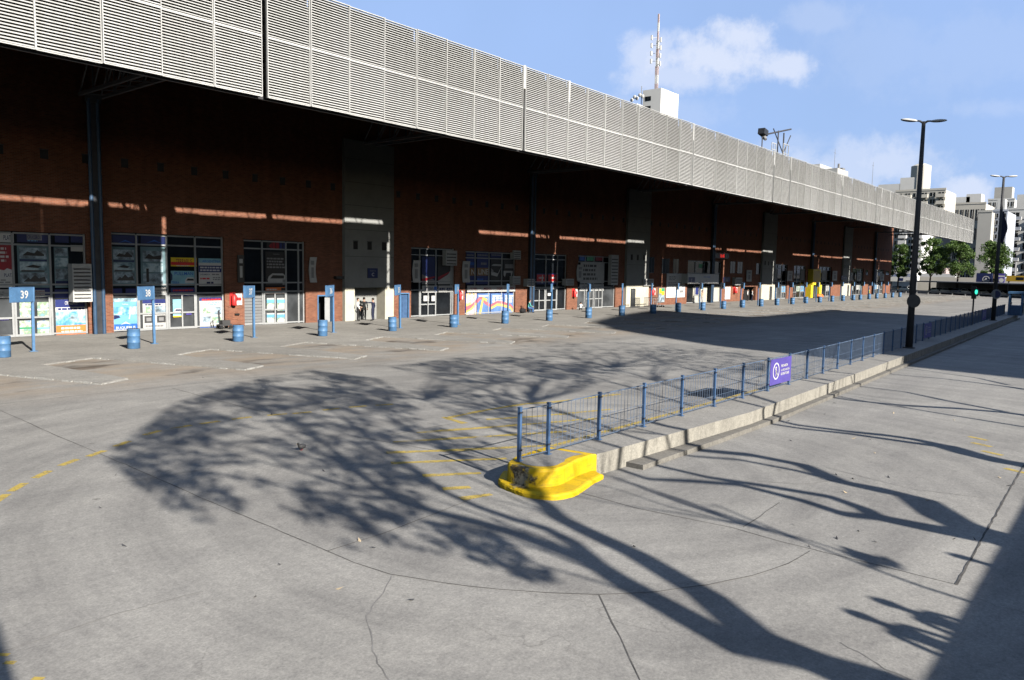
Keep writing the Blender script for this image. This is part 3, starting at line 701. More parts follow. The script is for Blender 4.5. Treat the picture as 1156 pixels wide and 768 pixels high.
# --- shop fronts
YG = YW+.24
def rect(px0, py0, px1, py1, Y=YG):
    a = onY(px0, (py0+py1)/2, Y); c = onY(px1, (py0+py1)/2, Y); mx = (px0+px1)/2
    return a.x, c.x, onY(mx, py1, Y).z, onY(mx, py0, Y).z
class Shop:
    def __init__(s, x0, x1, zt, mull, trans, pane='glass', lower='glass_grey', ztr=2.35):
        s.x0, s.x1, s.zt = x0, x1, zt
        f = MB(); zb = PZ+.02
        b = MB(); b.box(x0+.002, x1-.002, YG+.03, YG+.06, ztr+.002, zt-.002, pane); b.box(x0+.002, x1-.002, YG+.03, YG+.06, zb, ztr-.002, lower)
        f.box(x0+.002, x0+.09, YG-.05, YG+.03, zb, zt-.004, 'alu'); f.box(x1-.09, x1-.002, YG-.05, YG+.03, zb, zt-.004, 'alu')
        xm = [x0+.091]+[m for m in mull]+[x1-.091]
        for m in mull: f.box(m-.05, m+.05, YG-.052, YG+.03, zb, zt-.1, 'alu')
        zs = [zb+.08]+list(trans)+[zt-.09]
        for z in sorted(zs):
            for a, c in zip(xm, xm[1:]):
                a2 = a+(.051 if a != xm[0] else 0); c2 = c-(.051 if c != xm[-1] else 0)
                f.box(a2, c2, YG-.048, YG+.028, z-.045, z+.045, 'alu')
        s.frame = f; s.o = b.build('shopfront', bld, BL)
    def door(s, x0, x1, z1=2.3, zmid=1.05):
        f = MB(); mx = (x0+x1)/2
        for x in (x0, mx-.045, x1-.09): f.box(x, x+.09, YG-.085, YG-.053, PZ+.02, z1, 'alu')
        for z in (PZ+.02, zmid, z1-.1): 
            f.box(x0+.091, mx-.046, YG-.083, YG-.053, z, z+.1, 'alu'); f.box(mx+.046, x1-.091, YG-.083, YG-.053, z, z+.1, 'alu')
        f.box(mx-.09, mx-.07, YG-.11, YG-.086, 1.0, 1.3, 'darkgrey')
        f.build('door', s.o, BL)
    def done(s): s.frame.build('frame', s.o, BL)
    def poster(s, r, base, els=(), px=True, Y=None, name='poster', parent=None):
        x0, x1, z0, z1 = rect(*r) if px else r
        Y = Y or YG-.001
        if Y == YG-.001: Y = YG+.012
        b = MB(); b.box(x0, x1, Y-.006, Y+.006, z0, z1, base); yf = Y-.010
        W, H = x1-x0, z1-z0; lay = 0
        for e in els:
            lay += 1; y = yf-.0015*lay
            if e[0] == 'r': b.quad((x0+e[1]*W,y,z0+e[2]*H), (x0+e[3]*W,y,z0+e[2]*H), (x0+e[3]*W,y,z0+e[4]*H), (x0+e[1]*W,y,z0+e[4]*H), e[5])
            elif e[0] == 't': b.text((x0+e[1]*W,y,z0+e[2]*H), (1,0,0), (0,0,1), e[3]*H, e[4], e[5], 'c', .012, (e[6] if len(e) > 6 else .9)*W)
            elif e[0] == 'l':   # rows of small print
                n = e[5]
                for k in range(n):
                    zz = z0+H*(e[4]-(e[4]-e[2])*(k+.5)/n); hh = H*(e[4]-e[2])/n*.28; xa = x0+e[1]*W; xe = x0+(e[3]-random.uniform(0,.15))*W
                    while xa < xe:
                        wl = min(random.uniform(.05,.16)*W, xe-xa); b.quad((xa,y,zz-hh),(xa+wl,y,zz-hh),(xa+wl,y,zz+hh),(xa,y,zz+hh),e[6]); xa += wl+.025*W
            elif e[0] == 'p': b.add([(x0+u*W,y,z0+v*H) for u, v in e[1]], [tuple(range(len(e[1])))], e[2])
        return b.build(name, parent or s.o, BL)
BUS = [(.1,.2),(.9,.2),(.93,.3),(.9,.62),(.8,.72),(.3,.72),(.14,.55),(.08,.35)]
BUSW = [(.2,.42),(.85,.42),(.85,.6),(.32,.62)]
PH3 = [('r',.06,.68,.88,.93,'photo_city'),('r',.06,.62,.88,.66,'navy'),('r',.06,.40,.88,.60,'photo_coast'),('r',.1,.37,.8,.41,'darkgrey'),('r',.06,.08,.88,.35,'photo_city'),('p',[(.15,.14),(.3,.24),(.36,.2),(.5,.3),(.62,.22),(.8,.26),(.85,.14)],'darkgrey'),('p',[(.15,.75),(.3,.84),(.5,.80),(.6,.88),(.8,.78),(.8,.74)],'black'),('p',[(.2,.48),(.45,.54),(.7,.5),(.6,.46)],'black')]
# far-left shop (mostly out of frame)
s = Shop(-4.5,6.5,5.75,[-1.8,.9,3.6],[2.4,2.9,5.0]); s.poster((-4.3,-1.9,3,4.9),'glass_teal',PH3,False); s.poster((1,3.5,3,4.9),'photo_sea',(),False); s.door(-1.7,.8); s.done()
# shop 1
s = Shop(8.6,18.28,5.72,[11.2,wx(17.6),wx(59.6)],[2.42,2.88,5.02])
s.poster((-45,262,15.5,273),'white',[('t',.895,.5,.5,'PLATA','navy',.19),('l',.05,.2,.45,.8,2,'grey')])
s.poster((-45,275.5,16,325),'darkred',[('p',[(0,0),(1,0),(1,.40),(.86,.45),(.8,.40),(.66,.44),(.5,.38),(.3,.48),(0,.44)],'white'),('t',.895,.29,.08,'PLATA','navy',.19),('l',.4,.05,.95,.2,3,'grey'),('l',.45,.58,.95,.95,4,'white')])
s.poster((-40,327,16,336),'offwhite',[('l',.1,.2,.9,.8,2,'grey')])
s.poster((19.2,263,57.5,274),'navy',[('r',.28,.25,.72,.8,'grey'),('t',.5,.56,.35,'CRUCEROS','navy2',.4),('l',.3,.1,.7,.28,1,'skyblue')])
s.poster((20,276.5,57.5,325),'glass_teal',PH3)
s.poster((20,326,58,336.5),'navy2',[('r',.5,.15,.8,.85,'offwhite'),('t',.65,.55,.4,'CRUCEROS','darkred',.28)])
s.poster((62,263,77.5,274),'navy'); s.poster((80,263,96,274),'navy')
s.poster((61.5,277,77.5,325),'glass_teal',[('r',.05,.75,.95,.93,'photo_city'),('r',.05,.5,.95,.7,'photo_coast'),('r',.05,.2,.95,.45,'photo_city'),('r',.05,.05,.95,.16,'navy')])
s.poster((80,277,96,284),'offwhite'); s.poster((62,327,78,336.5),'navy2')
s.poster((63,338,98,378),'white',[('r',0,.78,1,1,'navy2'),('t',.5,.9,.10,'CRUCEROS','white',.4),('l',.08,.68,.95,.78,1,'navy2'),('r',0,.27,1,.66,'photo_sea'),('p',[(.35,.45),(.5,.52),(.7,.5),(.8,.44)],'photo_city'),('r',0,0,1,.27,'orange'),('l',.16,.04,.85,.24,2,'white')])
for r_ in ((22,341,38,358),(42,341,58,358),(22,362,38,379),(42,362,58,379)): s.poster(r_,'photo_bright',[('r',0,.45,1,.55,random.choice(['skyblue','white','green']))],Y=YG-.02)
s.poster((0,359,10,361.5),'purple',Y=YG-.02)
s.door(wx(-24,360),wx(17.2,360)); s.door(wx(18.4,360),wx(59,360)); s.done()
# shop 2
s = Shop(19.65,26.7,5.92,[wx(157),wx(191),wx(223)],[2.3,2.85,5.25])
s.poster((127,266,156,277),'navy',[('p',[(.2,.2),(.5,.55),(.8,.2),(.5,.4)],'blue')]); s.poster((159,266,189,277),'navy',[('p',[(.2,.2),(.5,.55),(.8,.2),(.5,.4)],'blue')])
s.poster((126.5,279,155,323),'glass_teal',PH3); s.poster((159,279,188,323),'glass_teal',[('r',.08,.62,.85,.9,'photo_city'),('r',.08,.36,.85,.58,'photo_coast'),('p',[(.15,.7),(.3,.82),(.5,.76),(.8,.8),(.8,.68)],'black'),('r',.08,.06,.85,.32,'photo_city'),('r',.2,.1,.3,.45,'black')])
s.poster((127,326,138,333.5),'navy2'); s.poster((142,326,155,333.5),'navy2'); s.poster((160,325,188,333.5),'offwhite',[('l',.1,.2,.9,.8,2,'grey')])
s.poster((127,337,156,374),'skyblue',[('r',0,.9,1,1,'photo_coast'),('t',.5,.82,.05,'Catálogo','white',.5),('p',[(.0,.36),(.0,.52),(.25,.48),(.3,.42)],'navy'),('r',.05,.5,.95,.75,'photo_sea'),('p',[(.62,.38),(.70,.64),(.72,.64),(.66,.36)],'white'),('r',0,0,1,.22,'blue'),('p',[(.3,.2),(.5,.29),(.7,.2),(.5,.24)],'white'),('t',.5,.1,.10,'BUQUEBUS','white',.84)])
s.poster((161,338,188,371),'offwhite',[('r',0,.86,1,1,'navy2'),('l',.1,.78,.9,.86,1,'navy'),('r',.03,.5,.48,.76,'photo_bright'),('r',.52,.5,.97,.76,'photo_city'),('r',.06,.2,.42,.44,'darkgrey'),('r',.58,.2,.94,.44,'darkgrey'),('r',.14,.26,.34,.38,'grey'),('r',.66,.26,.86,.38,'grey'),('l',.1,.04,.9,.15,1,'grey')],Y=YG-.02)
s.poster((193,291,222,301),'yellow',[('r',0,.15,1,.5,'red'),('t',.5,.6,.5,'TERRABUS','darkred',.62),('l',.2,.02,.8,.16,1,'white')])
s.poster((193,306,222,322.5),'cyan',[('p',[(.5+.5*u*.9,.02+v*.75) for u, v in BUS],'white'),('p',[(.5+.5*u*.9,.02+v*.75) for u, v in BUSW],'black'),('t',.5,.82,.22,'PULLMAN','blue',.8),('p',[(0,.3),(.0,.9),(.06,.7),(.05,.4)],'navy'),('t',.16,.2,.18,'TERRA','blue',.3)])
s.poster((193,325,222,334),'navy2',[('l',.08,.5,.92,.85,1,'red'),('l',.15,.1,.85,.4,1,'grey')])
s.poster((195,338,205.5,357),'cyan',[('p',[(u,.1+v*.5) for u, v in BUS],'white'),('p',[(u,.1+v*.5) for u, v in BUSW],'navy'),('r',0,-.06,1,.02,'yellow')],Y=YG-.02)
s.poster((210,353,216,355.5),'purple',Y=YG-.02)
s.poster((224.5,292,252.5,323),'white',[('r',0,.84,1,1,'cyan'),('t',.5,.90,.09,'ARGENTINA','blue',.84),('r',0,.50,1,.74,'navy2'),('l',.05,.52,.95,.72,2,'white'),('t',.25,.42,.055,'SUDAMÉRICA','navy',.4),('l',.52,.38,.95,.46,1,'grey'),('l',.05,.22,.45,.32,1,'red'),('l',.55,.2,.95,.34,2,'grey'),('l',.3,.06,.72,.18,1,'navy')])
s.poster((225.5,336,252,372),'white',[('r',0,.9,1,1,'navy2'),('l',.1,.88,.9,.98,1,'red'),('l',.15,.74,.85,.86,2,'skyblue'),('r',.12,.5,.46,.68,'photo_bright'),('r',.56,.46,.92,.7,'photo_city'),('r',.12,.24,.46,.42,'photo_city'),('r',.52,.2,.92,.4,'photo_bright'),('r',0,.03,1,.11,'blue')])
s.door(wx(158,360),wx(190.5,360)); s.door(wx(192,360),wx(222.5,360)); s.done()
# shop 3
s = Shop(28.1,32.95,5.85,[wx(298.4),wx(325),wx(339)],[2.35,2.95,5.25])
s.poster((301,272.5,324,282),'black',[('p',[(.1,.4),(.25,.8),(.25,.1)],'darkred'),('r',.28,.1,.42,.9,'darkred'),('r',.46,.1,.6,.9,'darkred'),('r',.64,.1,.76,.9,'navy2'),('r',.82,.1,.98,.9,'navy2')])
s.poster((300,284.5,324,322.5),'black',[('t',.5,.93,.05,'Argentina','grey',.6),('l',.05,.5,.95,.84,4,'grey'),('p',[(u,v*.5) for u, v in BUS],'offwhite'),('p',[(u,v*.5) for u, v in BUSW],'black'),('r',.78,.02,.98,.18,'grey')])
s.poster((300,324.5,324,332),'orange',[('l',.04,.15,.64,.85,2,'white'),('r',.72,.1,.95,.9,'black')])
s.poster((276,334,297.5,367.5),'shutter',[('r',0,.1*k,1,.1*k+.012,'darkgrey') for k in range(1,10)])
for r_ in ((301,336.5,311,351),(312.5,336.5,322.5,351),(301,353.5,311,366.5),(312.5,353.5,322.5,366.5)): s.poster(r_,'photo_bright',[('r',0,.88,1,1,'offwhite'),('p',[(.05,.1),(.05,.4),(.4,.6),(.95,.45),(.95,.1)],'offwhite'),('r',0,.62,1,.88,'skyblue')],Y=YG-.02)
s.door(wx(299.5,350),wx(324.5,350)); s.done()
# shop 4
s = Shop(43.15,48.3,5.83,[wx(475.6),wx(493.8),wx(511)],[2.3,3.0,5.2],lower='glass')
s.poster((476.5,290,493,321),'navy',[('p',[(0,0),(1,.0),(1,.12),(0,.36)],'grey'),('p',[(0,.06),(.95,.26),(.95,.3),(0,.2)],'darkred')]); s.poster((494.5,290,510.5,321),'black',[('p',[(0,0),(1,0),(1,.62),(.7,.35),(0,.12)],'offwhite'),('p',[(0,.12),(.8,.42),(.8,.46),(0,.26)],'darkred')])
s.poster((476,322.5,493,330.5),'offwhite',[('t',.42,.5,.5,'CRUCERO','navy',.6),('r',.78,.15,.97,.85,'blue')],Y=YG-.058); s.poster((494.5,322.5,511,330),'offwhite',[('l',.05,.2,.45,.8,1,'navy'),('l',.55,.2,.95,.8,1,'navy')],Y=YG-.058)
s.poster((478,334,484,340),'white',Y=YG-.02); s.poster((487,334,491.5,340),'white',Y=YG-.02)
s.door(wx(475.8,350),wx(493.5,350)); s.done()
# shop 5
s = Shop(49.6,56.6,5.72,[wx(537.8),wx(553.4),wx(568)],[2.3,3.05,5.1],lower='navy2')
for r_ in ((526.5,284,537,291),(538.5,284,552.5,291),(554,284,567,291)): s.poster(r_,'navy2',[('l',.05,.2,.95,.6,1,'grey')])
s.poster((526.5,292,537.2,321),'navy2',[('r',0,.33,1,.64,'band_brown'),('t',.70,.485,.21,'N','white',.5),('l',.1,.7,.9,.9,1,'blue')]); s.poster((538.4,292,552.8,321),'navy2',[('r',0,.33,1,.64,'band_brown'),('t',.5,.485,.21,'LINE','white',.9),('l',.3,.72,.8,.88,1,'grey'),('l',.05,.1,.6,.26,1,'blue')])
s.poster((554,292,567.4,321),'black',[('p',[(.05,.35),(.55,.3),(.95,.72),(.95,.78),(.2,.78),(.05,.72),(.9,.70),(.6,.42),(.05,.5)],'offwhite'),('p',[(.0,.62),(.2,.55),(.25,.45),(.1,.45)],'grey')]); s.poster((568.6,292,583,321),'black',[('p',[(0,.35),(.1,.28),(.2,.45),(.55,.45),(.6,.28),(.7,.45),(.7,.52),(.0,.52)],'offwhite'),('r',.1,.62,1,.78,'grey')])
s.poster((525.5,322.3,583,329.5),'offwhite',[('t',.12,.5,.4,'PASAJES','darkred',.14),('t',.38,.5,.4,'MICROS','darkred',.14),('t',.62,.5,.4,'TURISMO','darkred',.12),('t',.86,.5,.4,'VIAJES','darkred',.14)],Y=YG-.2,name='fascia_sign')
for i, (a, c) in enumerate(((526,537.5),(538.5,552.8),(554,567.5),(568.5,583))):
    s.poster((a,331.5,c,355.5),'mural_blue',[('r',0,.0,1,1,'photo_swirl')][:1 if i in (0,) else 0]+[('r',.1+.3*u,.58+.14*v,.33+.3*u,.68+.14*v,'white') for u in range(3) for v in range(2) if i != 1]+
      [('p',[[(0,.2),(.4,.3),(.9,.5),(1,.6),(1,.72),(.5,.5),(0,.4)],[(0,.55),(.3,.75),(.6,.5),(1,.35),(1,.5),(.6,.7),(.3,.95),(0,.75)],[(0,.38),(.5,.55),(1,.5),(1,.62),(.5,.66),(0,.5)],[(0,.5),(.5,.4),(1,.02),(1,.16),(.5,.52),(0,.62)]][i],'mural_red'),
       ('p',[[(0,.1),(.4,.2),(1,.46),(1,.58),(.4,.3),(0,.2)],[(.1,0),(.3,0),(.5,.7),(.75,.6),(.8,.75),(.4,.85)],[(0,.26),(.5,.42),(1,.38),(1,.5),(.5,.54),(0,.38)],[(0,.38),(.5,.28),(.8,.0),(1,.0),(.5,.4),(0,.5)]][i],'mural_yellow'),('r',.1,.86,.9,.92,'white')],Y=YG-.02)
s.done()
# shop 6
s = Shop(59.2,65.0,5.74,[wx(605,310),wx(618,310),wx(631,310)],[2.4,2.95,5.2],lower='glass')
s.poster((606,309,617,321),'navy2',[('r',0,.25,1,.9,'red'),('l',.2,.45,.8,.75,1,'white'),('p',[(.48,.1),(.62,.1),(.62,.7),(.55,.95)],'white')]); s.poster((619,309,630,321),'navy2',[('r',0,.25,1,.9,'red'),('l',.2,.45,.8,.75,1,'white')])
s.poster((617.5,331,622,334),'white',Y=YG-.09)
s.door(wx(603.5,340),wx(616.5,340)); s.door(wx(617.5,340),wx(629.5,340)); s.done()
# shop 7
s = Shop(66.9,74.4,5.76,[wx(662,310),wx(672,310),wx(682,310)],[2.35,3.0,5.05],lower='glass_grey')
for (a, c), m_ in zip(((654.5,661.6),(662.6,671.5),(672.6,681.5)),('blue','green','darkred')): s.poster((a,288.5,c,294.5),m_)
s.poster((654.5,296,681.6,320),'grey',[('r',0,.0,1,1,'offwhite'),('l',.1,.12,.75,.92,4,'black')],Y=YG-.06); s.poster((654.5,321,681.6,328.5),'offwhite',[('l',.1,.3,.9,.8,1,'grey')])
s.door(wx(662.5,340),wx(671.6,340)); s.door(wx(672.5,340),wx(681.6,340)); s.done()
# shop 8 with projecting sign
s = Shop(91.8,102.2,5.72,[94.4,97.0,99.6],[2.55,4.05],lower='cream')
s.poster((784,295,786.5,305),'glass_grey'); s.poster((799,296,801,304),'white'); s.poster((789,298,793,303),'green')
s.poster((92.2,94.0,PZ+.05,2.3),'glass',(),False,Y=YG-.02); s.poster((94.7,95.6,1.2,2.3),'navy2',(),False,Y=YG-.02); s.poster((98.9,100.1,1.05,1.75),'darkred',[('r',.1,.1,.6,.6,'tan')],False,Y=YG-.02); s.door(94.5,97.0); s.done()
# far shops
for (a, c, zt) in openings[12:]:
    n = max(2, int((c-a)/1.9)); mu = [a+(c-a)*i/n for i in range(1, n)]
    s = Shop(a, c, zt, mu, [2.35,2.95,5.0], lower=random.choice(['glass_grey','glass']))
    e = [a]+mu+[c]
    for i in range(n):
        if random.random() < .5: s.poster((e[i]+.12,e[i+1]-.12,3.1,4.9),random.choice(['glass_teal','grey','navy','photo_city']),[('l',.1,.3,.9,.8,3,'grey')],False)
        if random.random() < .5: s.poster((e[i]+.2,e[i+1]-.2,1.2,2.1),random.choice(['offwhite','photo_bright','skyblue']),[('l',.1,.2,.9,.8,3,'grey')],False,Y=YG-.02)
    s.door(e[0]+.1,e[1]-.05); 
    if n > 2: s.door(e[-2]+.05,e[-1]-.1)
    s.done()
# service doors and dark openings
def sdoor(x0, x1, zt, leaf, open_=False):
    b = MB()
    if not open_: b.box(x0+.1,x1-.1,YW+.12,YW+.17,PZ,zt-.1,leaf)
    else: b.box(x1-.55,x1-.1,YW+.2,YW+.24,PZ,zt-.1,leaf)
    for k in range(3): b.box(x0+.2+k*.3,x0+.23+k*.3,YW+.10,YW+.119,.3,zt-.3,leaf) if not open_ else None
    d = b.build('door', bld, BL)
    f = MB(); f.box(x0,x0+.09,YW-.02,YW+.2,PZ,zt,'bay_blue'); f.box(x1-.09,x1,YW-.02,YW+.2,PZ,zt,'bay_blue'); f.box(x0+.09,x1-.09,YW-.02,YW+.2,zt-.09,zt-.001,'bay_blue'); f.build('door_frame', d, BL)
sdoor(33.95,35.3,2.05,'alu',True); sdoor(41.8,42.95,2.1,'fence_blue')
for a, c, z0, z1 in ((81.7,82.9,4.0,5.9),(84.95,86.75,3.95,5.8),(87.8,89.2,3.95,5.8),(104.9,106.5,4.1,5.8),(107.4,109.1,4.1,5.8),(114.3,115.8,4.0,5.7),(173,174.5,4.2,5.3),(189,191.5,4.3,5.2)):
    b = MB(); b.box(a,c,YW-.02,YW-.003,z0,z1,'glass')
    o = b.build('window', bld, BL); f = MB(); f.box(a-.06,a,YW-.03,YW-.003,z0-.06,z1+.06,'steel_dark'); f.box(c,c+.06,YW-.03,YW-.003,z0-.06,z1+.06,'steel_dark'); f.box(a,c,YW-.03,YW-.021,z0,z0+.05,'steel_dark'); f.box((a+c)/2-.03,(a+c)/2+.03,YW-.032,YW-.021,z0+.06,z1,'steel_dark'); f.build('window_frame', o, BL)

# ------------------------------------------------------------------ things on the wall
def single(name, mb, label, cat, loc, group=None): return tag(mb.build(name, off=loc), label, cat, group)
def ac(px, label, dep=.55, Y=None, group='louvred air-conditioner housings on the facade', slats=9):
    Yf = (Y or YW)-.003; x0, x1, z0, z1 = rect(*px, Y=Yf-dep)
    o = Vector(((x0+x1)/2, Yf, z0)); t = thing('air_conditioner', label, 'air conditioner', o, group)
    b = MB(); b.box(x0,x1,Yf-dep,Yf,z0,z1,'offwhite'); b.build('housing', t, o)
    b = MB(); W, H = x1-x0, z1-z0
    for k in range(slats):
        z = z0+H*(.08+.86*k/slats); b.box(x0+.07*W,x1-.07*W,Yf-dep-.006,Yf-dep-.003,z,z+H*.86/slats*.45,'darkgrey'); b.add([(x0+.07*W,Yf-dep-.004,z+H*.86/slats*.45),(x1-.07*W,Yf-dep-.004,z+H*.86/slats*.45),(x1-.07*W,Yf-dep-.04,z+H*.86/slats*.3),(x0+.07*W,Yf-dep-.04,z+H*.86/slats*.3)],[(0,1,2,3),(3,2,1,0)],'offwhite')
    b.build('grille', t, o)
ac((82,298,104,341), 'large white louvred air-conditioner housing left of the blue drain pipes', .6)
ac((503.5,283,516,300), 'grey air-conditioner box at the top right of the glazing next to the blue service door', .5, YG+.1, slats=4)
ac((580,283,588,293), 'upper grey air-conditioner box beside the dark column, above the other', .5, YG+.1, slats=4)
ac((579,312,587.5,321.5), 'lower grey air-conditioner box at the right of the blue on-line posters', .5, YG+.1, slats=4)
ac((595.5,315,604,323.5), 'grey air-conditioner box just right of the dark column', .5, slats=4)
ac((639,315,648,322.5), 'grey air-conditioner box left of the red fire point by the grey poster', .5, slats=4)
ac((690,288,698,322), 'tall grey air-conditioner housing at the left edge of the second grey portal', .4, slats=8)
ac((727,315,738,323), 'pale air-conditioner box to the right of the second grey portal', .5, slats=4)
ac((830.5,313.5,838,322), 'pale air-conditioner box between the small windows and the dark doorway', .5, slats=4)
def banner(px, label, m='offwhite', curve=.12):
    Y = YW-.25; x0, x1, z0, z1 = rect(*px, Y=Y); o = Vector((x0, YW-.01, z0)); t = thing('banner_sign', label, 'sign', o, 'projecting vertical signs beside the shopfronts')
    b = MB(); n = 8
    for k in range(n):
        za, zb_ = z0+(z1-z0)*k/n, z0+(z1-z0)*(k+1)/n; ca = curve*math.sin(math.pi*k/n); cb = curve*math.sin(math.pi*(k+1)/n)
        b.add([(x0-ca,Y,za),(x1-ca,Y-.1,za),(x1-cb,Y-.1,zb_),(x0-cb,Y,zb_),(x0-ca,Y+.05,za),(x1-ca,Y-.05,za),(x1-cb,Y-.05,zb_),(x0-cb,Y+.05,zb_)],[(0,1,2,3),(7,6,5,4),(1,5,6,2),(0,3,7,4)]+([(0,4,5,1)] if k == 0 else [])+([(3,2,6,7)] if k == n-1 else []),m)
    b.build('panel', t, o)
    c = MB(); W = x1-x0; zc = (z0+z1)/2
    ca = curve
    c.quad((x0+.3*W-ca,Y-.06,zc-.32*(z1-z0)),(x0+.7*W-ca,Y-.10,zc-.32*(z1-z0)),(x0+.7*W-ca,Y-.10,zc+.1*(z1-z0)),(x0+.3*W-ca,Y-.06,zc+.1*(z1-z0)),'grey' if m != 'black' else 'offwhite')
    c.quad((x0+.25*W-ca,Y-.06,zc+.2*(z1-z0)),(x0+.75*W-ca,Y-.11,zc+.2*(z1-z0)),(x0+.75*W-ca,Y-.11,zc+.36*(z1-z0)),(x0+.25*W-ca,Y-.06,zc+.36*(z1-z0)),'grey' if m != 'black' else 'offwhite')
    c.build('printing', t, o)
    d = MB(); d.bar((x1-.05,YW-.004,z1-.2),(x1-.05,Y-.02,z1-.2),.03,.03,'steel_dark'); d.bar((x1-.05,YW-.004,z0+.2),(x1-.05,Y-.02,z0+.2),.03,.03,'steel_dark'); d.build('bracket', t, o)
banner((268.5,288,275,319), 'black vertical sign above the first red fire point', 'black', .02)
banner((350.5,290.5,357,319), 'curved pale vertical sign on the brick left of the first grey portal')
banner((467,294,474,319), 'curved pale vertical sign left of the glazing with diagonal red posters')
banner((523,295,530,319), 'curved pale vertical sign at the left edge of the blue on-line posters')
banner((652,299,658,317), 'pale vertical sign at the left edge of the shopfront with the grey text poster')
banner((843,305,848,318), 'pale vertical sign above the dark doorway near the third grey portal', curve=.05)
banner((889,306,894,317.5), 'pale vertical sign left of the far shopfront before the yellow entrance', curve=.05)
banner((940,306,944.5,317), 'pale vertical sign just left of the fourth grey portal', curve=.05)
banner((958,308,962,317), 'pale vertical sign just right of the fourth grey portal', curve=.05)
banner((967.5,308,971.5,317), 'pale vertical sign on the last but one shopfront of the building', curve=.05)
banner((993.5,309,997.5,317), 'pale vertical sign nearest the far end of the building', curve=.05)
def firepoint(px, label):
    x0, x1, z0, z1 = rect(*px, Y=YW-.2); o = Vector(((x0+x1)/2, YW, z0)); t = thing('fire_extinguisher', label, 'fire extinguisher', o, 'red fire points on the facade')
    w_ = (x1-x0)*.42; cx = x0+w_*.55; h = z1-z0
    b = MB(); b.tube([(cx,YW-.2,z0),(cx,YW-.2,z0+.06),(cx,YW-.2,z0+h*.74),(cx,YW-.2,z0+h*.84)],[w_*.4,w_*.45,w_*.45,w_*.18],'red',12); b.build('cylinder', t, o, True)
    b = MB(); b.box(cx-.04,cx+.04,YW-.24,YW-.16,z0+h*.84,z0+h*.92,'black'); b.tube([(cx+.03,YW-.22,z0+h*.88),(cx+.2,YW-.25,z0+h*.7),(cx+.2,YW-.25,z0+h*.4)],.02,'black',6); b.build('valve', t, o)
    b = MB(); b.box(x0+w_*1.15,x1,YW-.02,YW-.004,z0+.02,z1-h*.1,'white'); b.box(x0+w_*1.3,x1-.06,YW-.024,YW-.021,z0+h*.35,z0+h*.6,'red'); b.build('notice', t, o)
    b = MB(); b.box(cx-w_*.55,cx+w_*.55,YW-.03,YW-.004,z0,z1,'red'); b.build('backplate', t, o)
firepoint((261,330,275,345), 'red fire extinguisher and white notice between the second and third shopfronts')
firepoint((518.5,327.5,524.5,338.5), 'red fire extinguisher on the brick left of the colourful swirl posters')
firepoint((647.5,326,653.5,335.5), 'red fire extinguisher left of the shopfront with the grey text poster')
firepoint((735.5,325,741.5,333.5), 'red fire extinguisher on the brick right of the second grey portal')
firepoint((829,324,834,331), 'red fire extinguisher just left of the dark doorway')
def flat_sign(name, px, label, cat, base, els, dep=.06, Y=None):
    Yf = (Y or YW)-.004; x0, x1, z0, z1 = rect(*px, Y=Yf-dep); o = Vector(((x0+x1)/2, Yf, z0)); b = MB(); b.box(x0,x1,Yf-dep,Yf,z0,z1,base); W, H = x1-x0, z1-z0
    for i, e in enumerate(els):
        y = Yf-dep-.004-.002*i
        if e[0] == 't': b.text((x0+e[1]*W,y,z0+e[2]*H),(1,0,0),(0,0,1),e[3]*H,e[4],e[5],'c',.015,.85*W)
        elif e[0] == 'r': b.quad((x0+e[1]*W,y,z0+e[2]*H),(x0+e[3]*W,y,z0+e[2]*H),(x0+e[3]*W,y,z0+e[4]*H),(x0+e[1]*W,y,z0+e[4]*H),e[5])
        elif e[0] == 'l':
            n = e[5]
            for k in range(n):
                zz = z0+H*(e[4]-(e[4]-e[2])*(k+.5)/n); hh = H*(e[4]-e[2])/n*.3; xa = x0+e[1]*W; xe = x0+(e[3]-random.uniform(0,.15))*W
                while xa < xe:
                    wl = min(random.uniform(.04,.14)*W, xe-xa); b.quad((xa,y,zz-hh),(xa+wl,y,zz-hh),(xa+wl,y,zz+hh),(xa,y,zz+hh),e[6]); xa += wl+.025*W
    return single(name, b, label, cat, o)
flat_sign('door_sign', (415.5,303,426.5,314), 'navy sign reading PUERTA C on the first grey portal', 'sign', 'navy', [('t',.5,.74,.15,'PUERTA','grey'),('t',.5,.36,.36,'C','white')], .08, YW-.3)
flat_sign('door_sign', (817,313,824,318.5), 'small navy door sign right of the white shop sign', 'sign', 'navy', [('t',.5,.72,.18,'PUERTA','grey'),('t',.5,.3,.4,'F','white')], .08)
flat_sign('door_sign', (950,311.5,956,315.8), 'small dark navy sign on the fourth grey portal', 'sign', 'navy', [('l',.2,.3,.8,.7,1,'grey')], .08, YW-.3)
flat_sign('notice_board', (752.5,309,773.5,336), 'big white notice board on the brick, upper half in shade', 'notice board', 'white', [('l',.12,.72,.55,.9,3,'grey'),('l',.08,.45,.9,.65,3,'grey'),('r',.72,.2,.9,.3,'grey')], .05)
flat_sign('poster_case', (743.5,325,750.5,341.5), 'narrow poster case with yellow flowers left of the white notice board', 'poster', 'grey', [('r',.1,.62,.6,.95,'yellow'),('r',.5,.5,.9,.75,'yellow'),('r',.08,.05,.92,.48,'photo_city'),('r',.4,.75,.9,.95,'green')], .12)
flat_sign('notice_board', (818.5,324,824.5,338), 'tall white notice on sunlit brick right of the cash machine', 'notice board', 'white', [('l',.15,.6,.85,.9,3,'grey')], .04)
flat_sign('street_plate', (379.5,312,389,315.2), 'dark bracket lamp on the brick beside the first grey portal', 'lamp', 'black', [], .3)
flat_sign('wall_box', (265.5,354,270.5,356), 'small black box on the brick pier under the first fire point', 'box', 'black', [], .08)
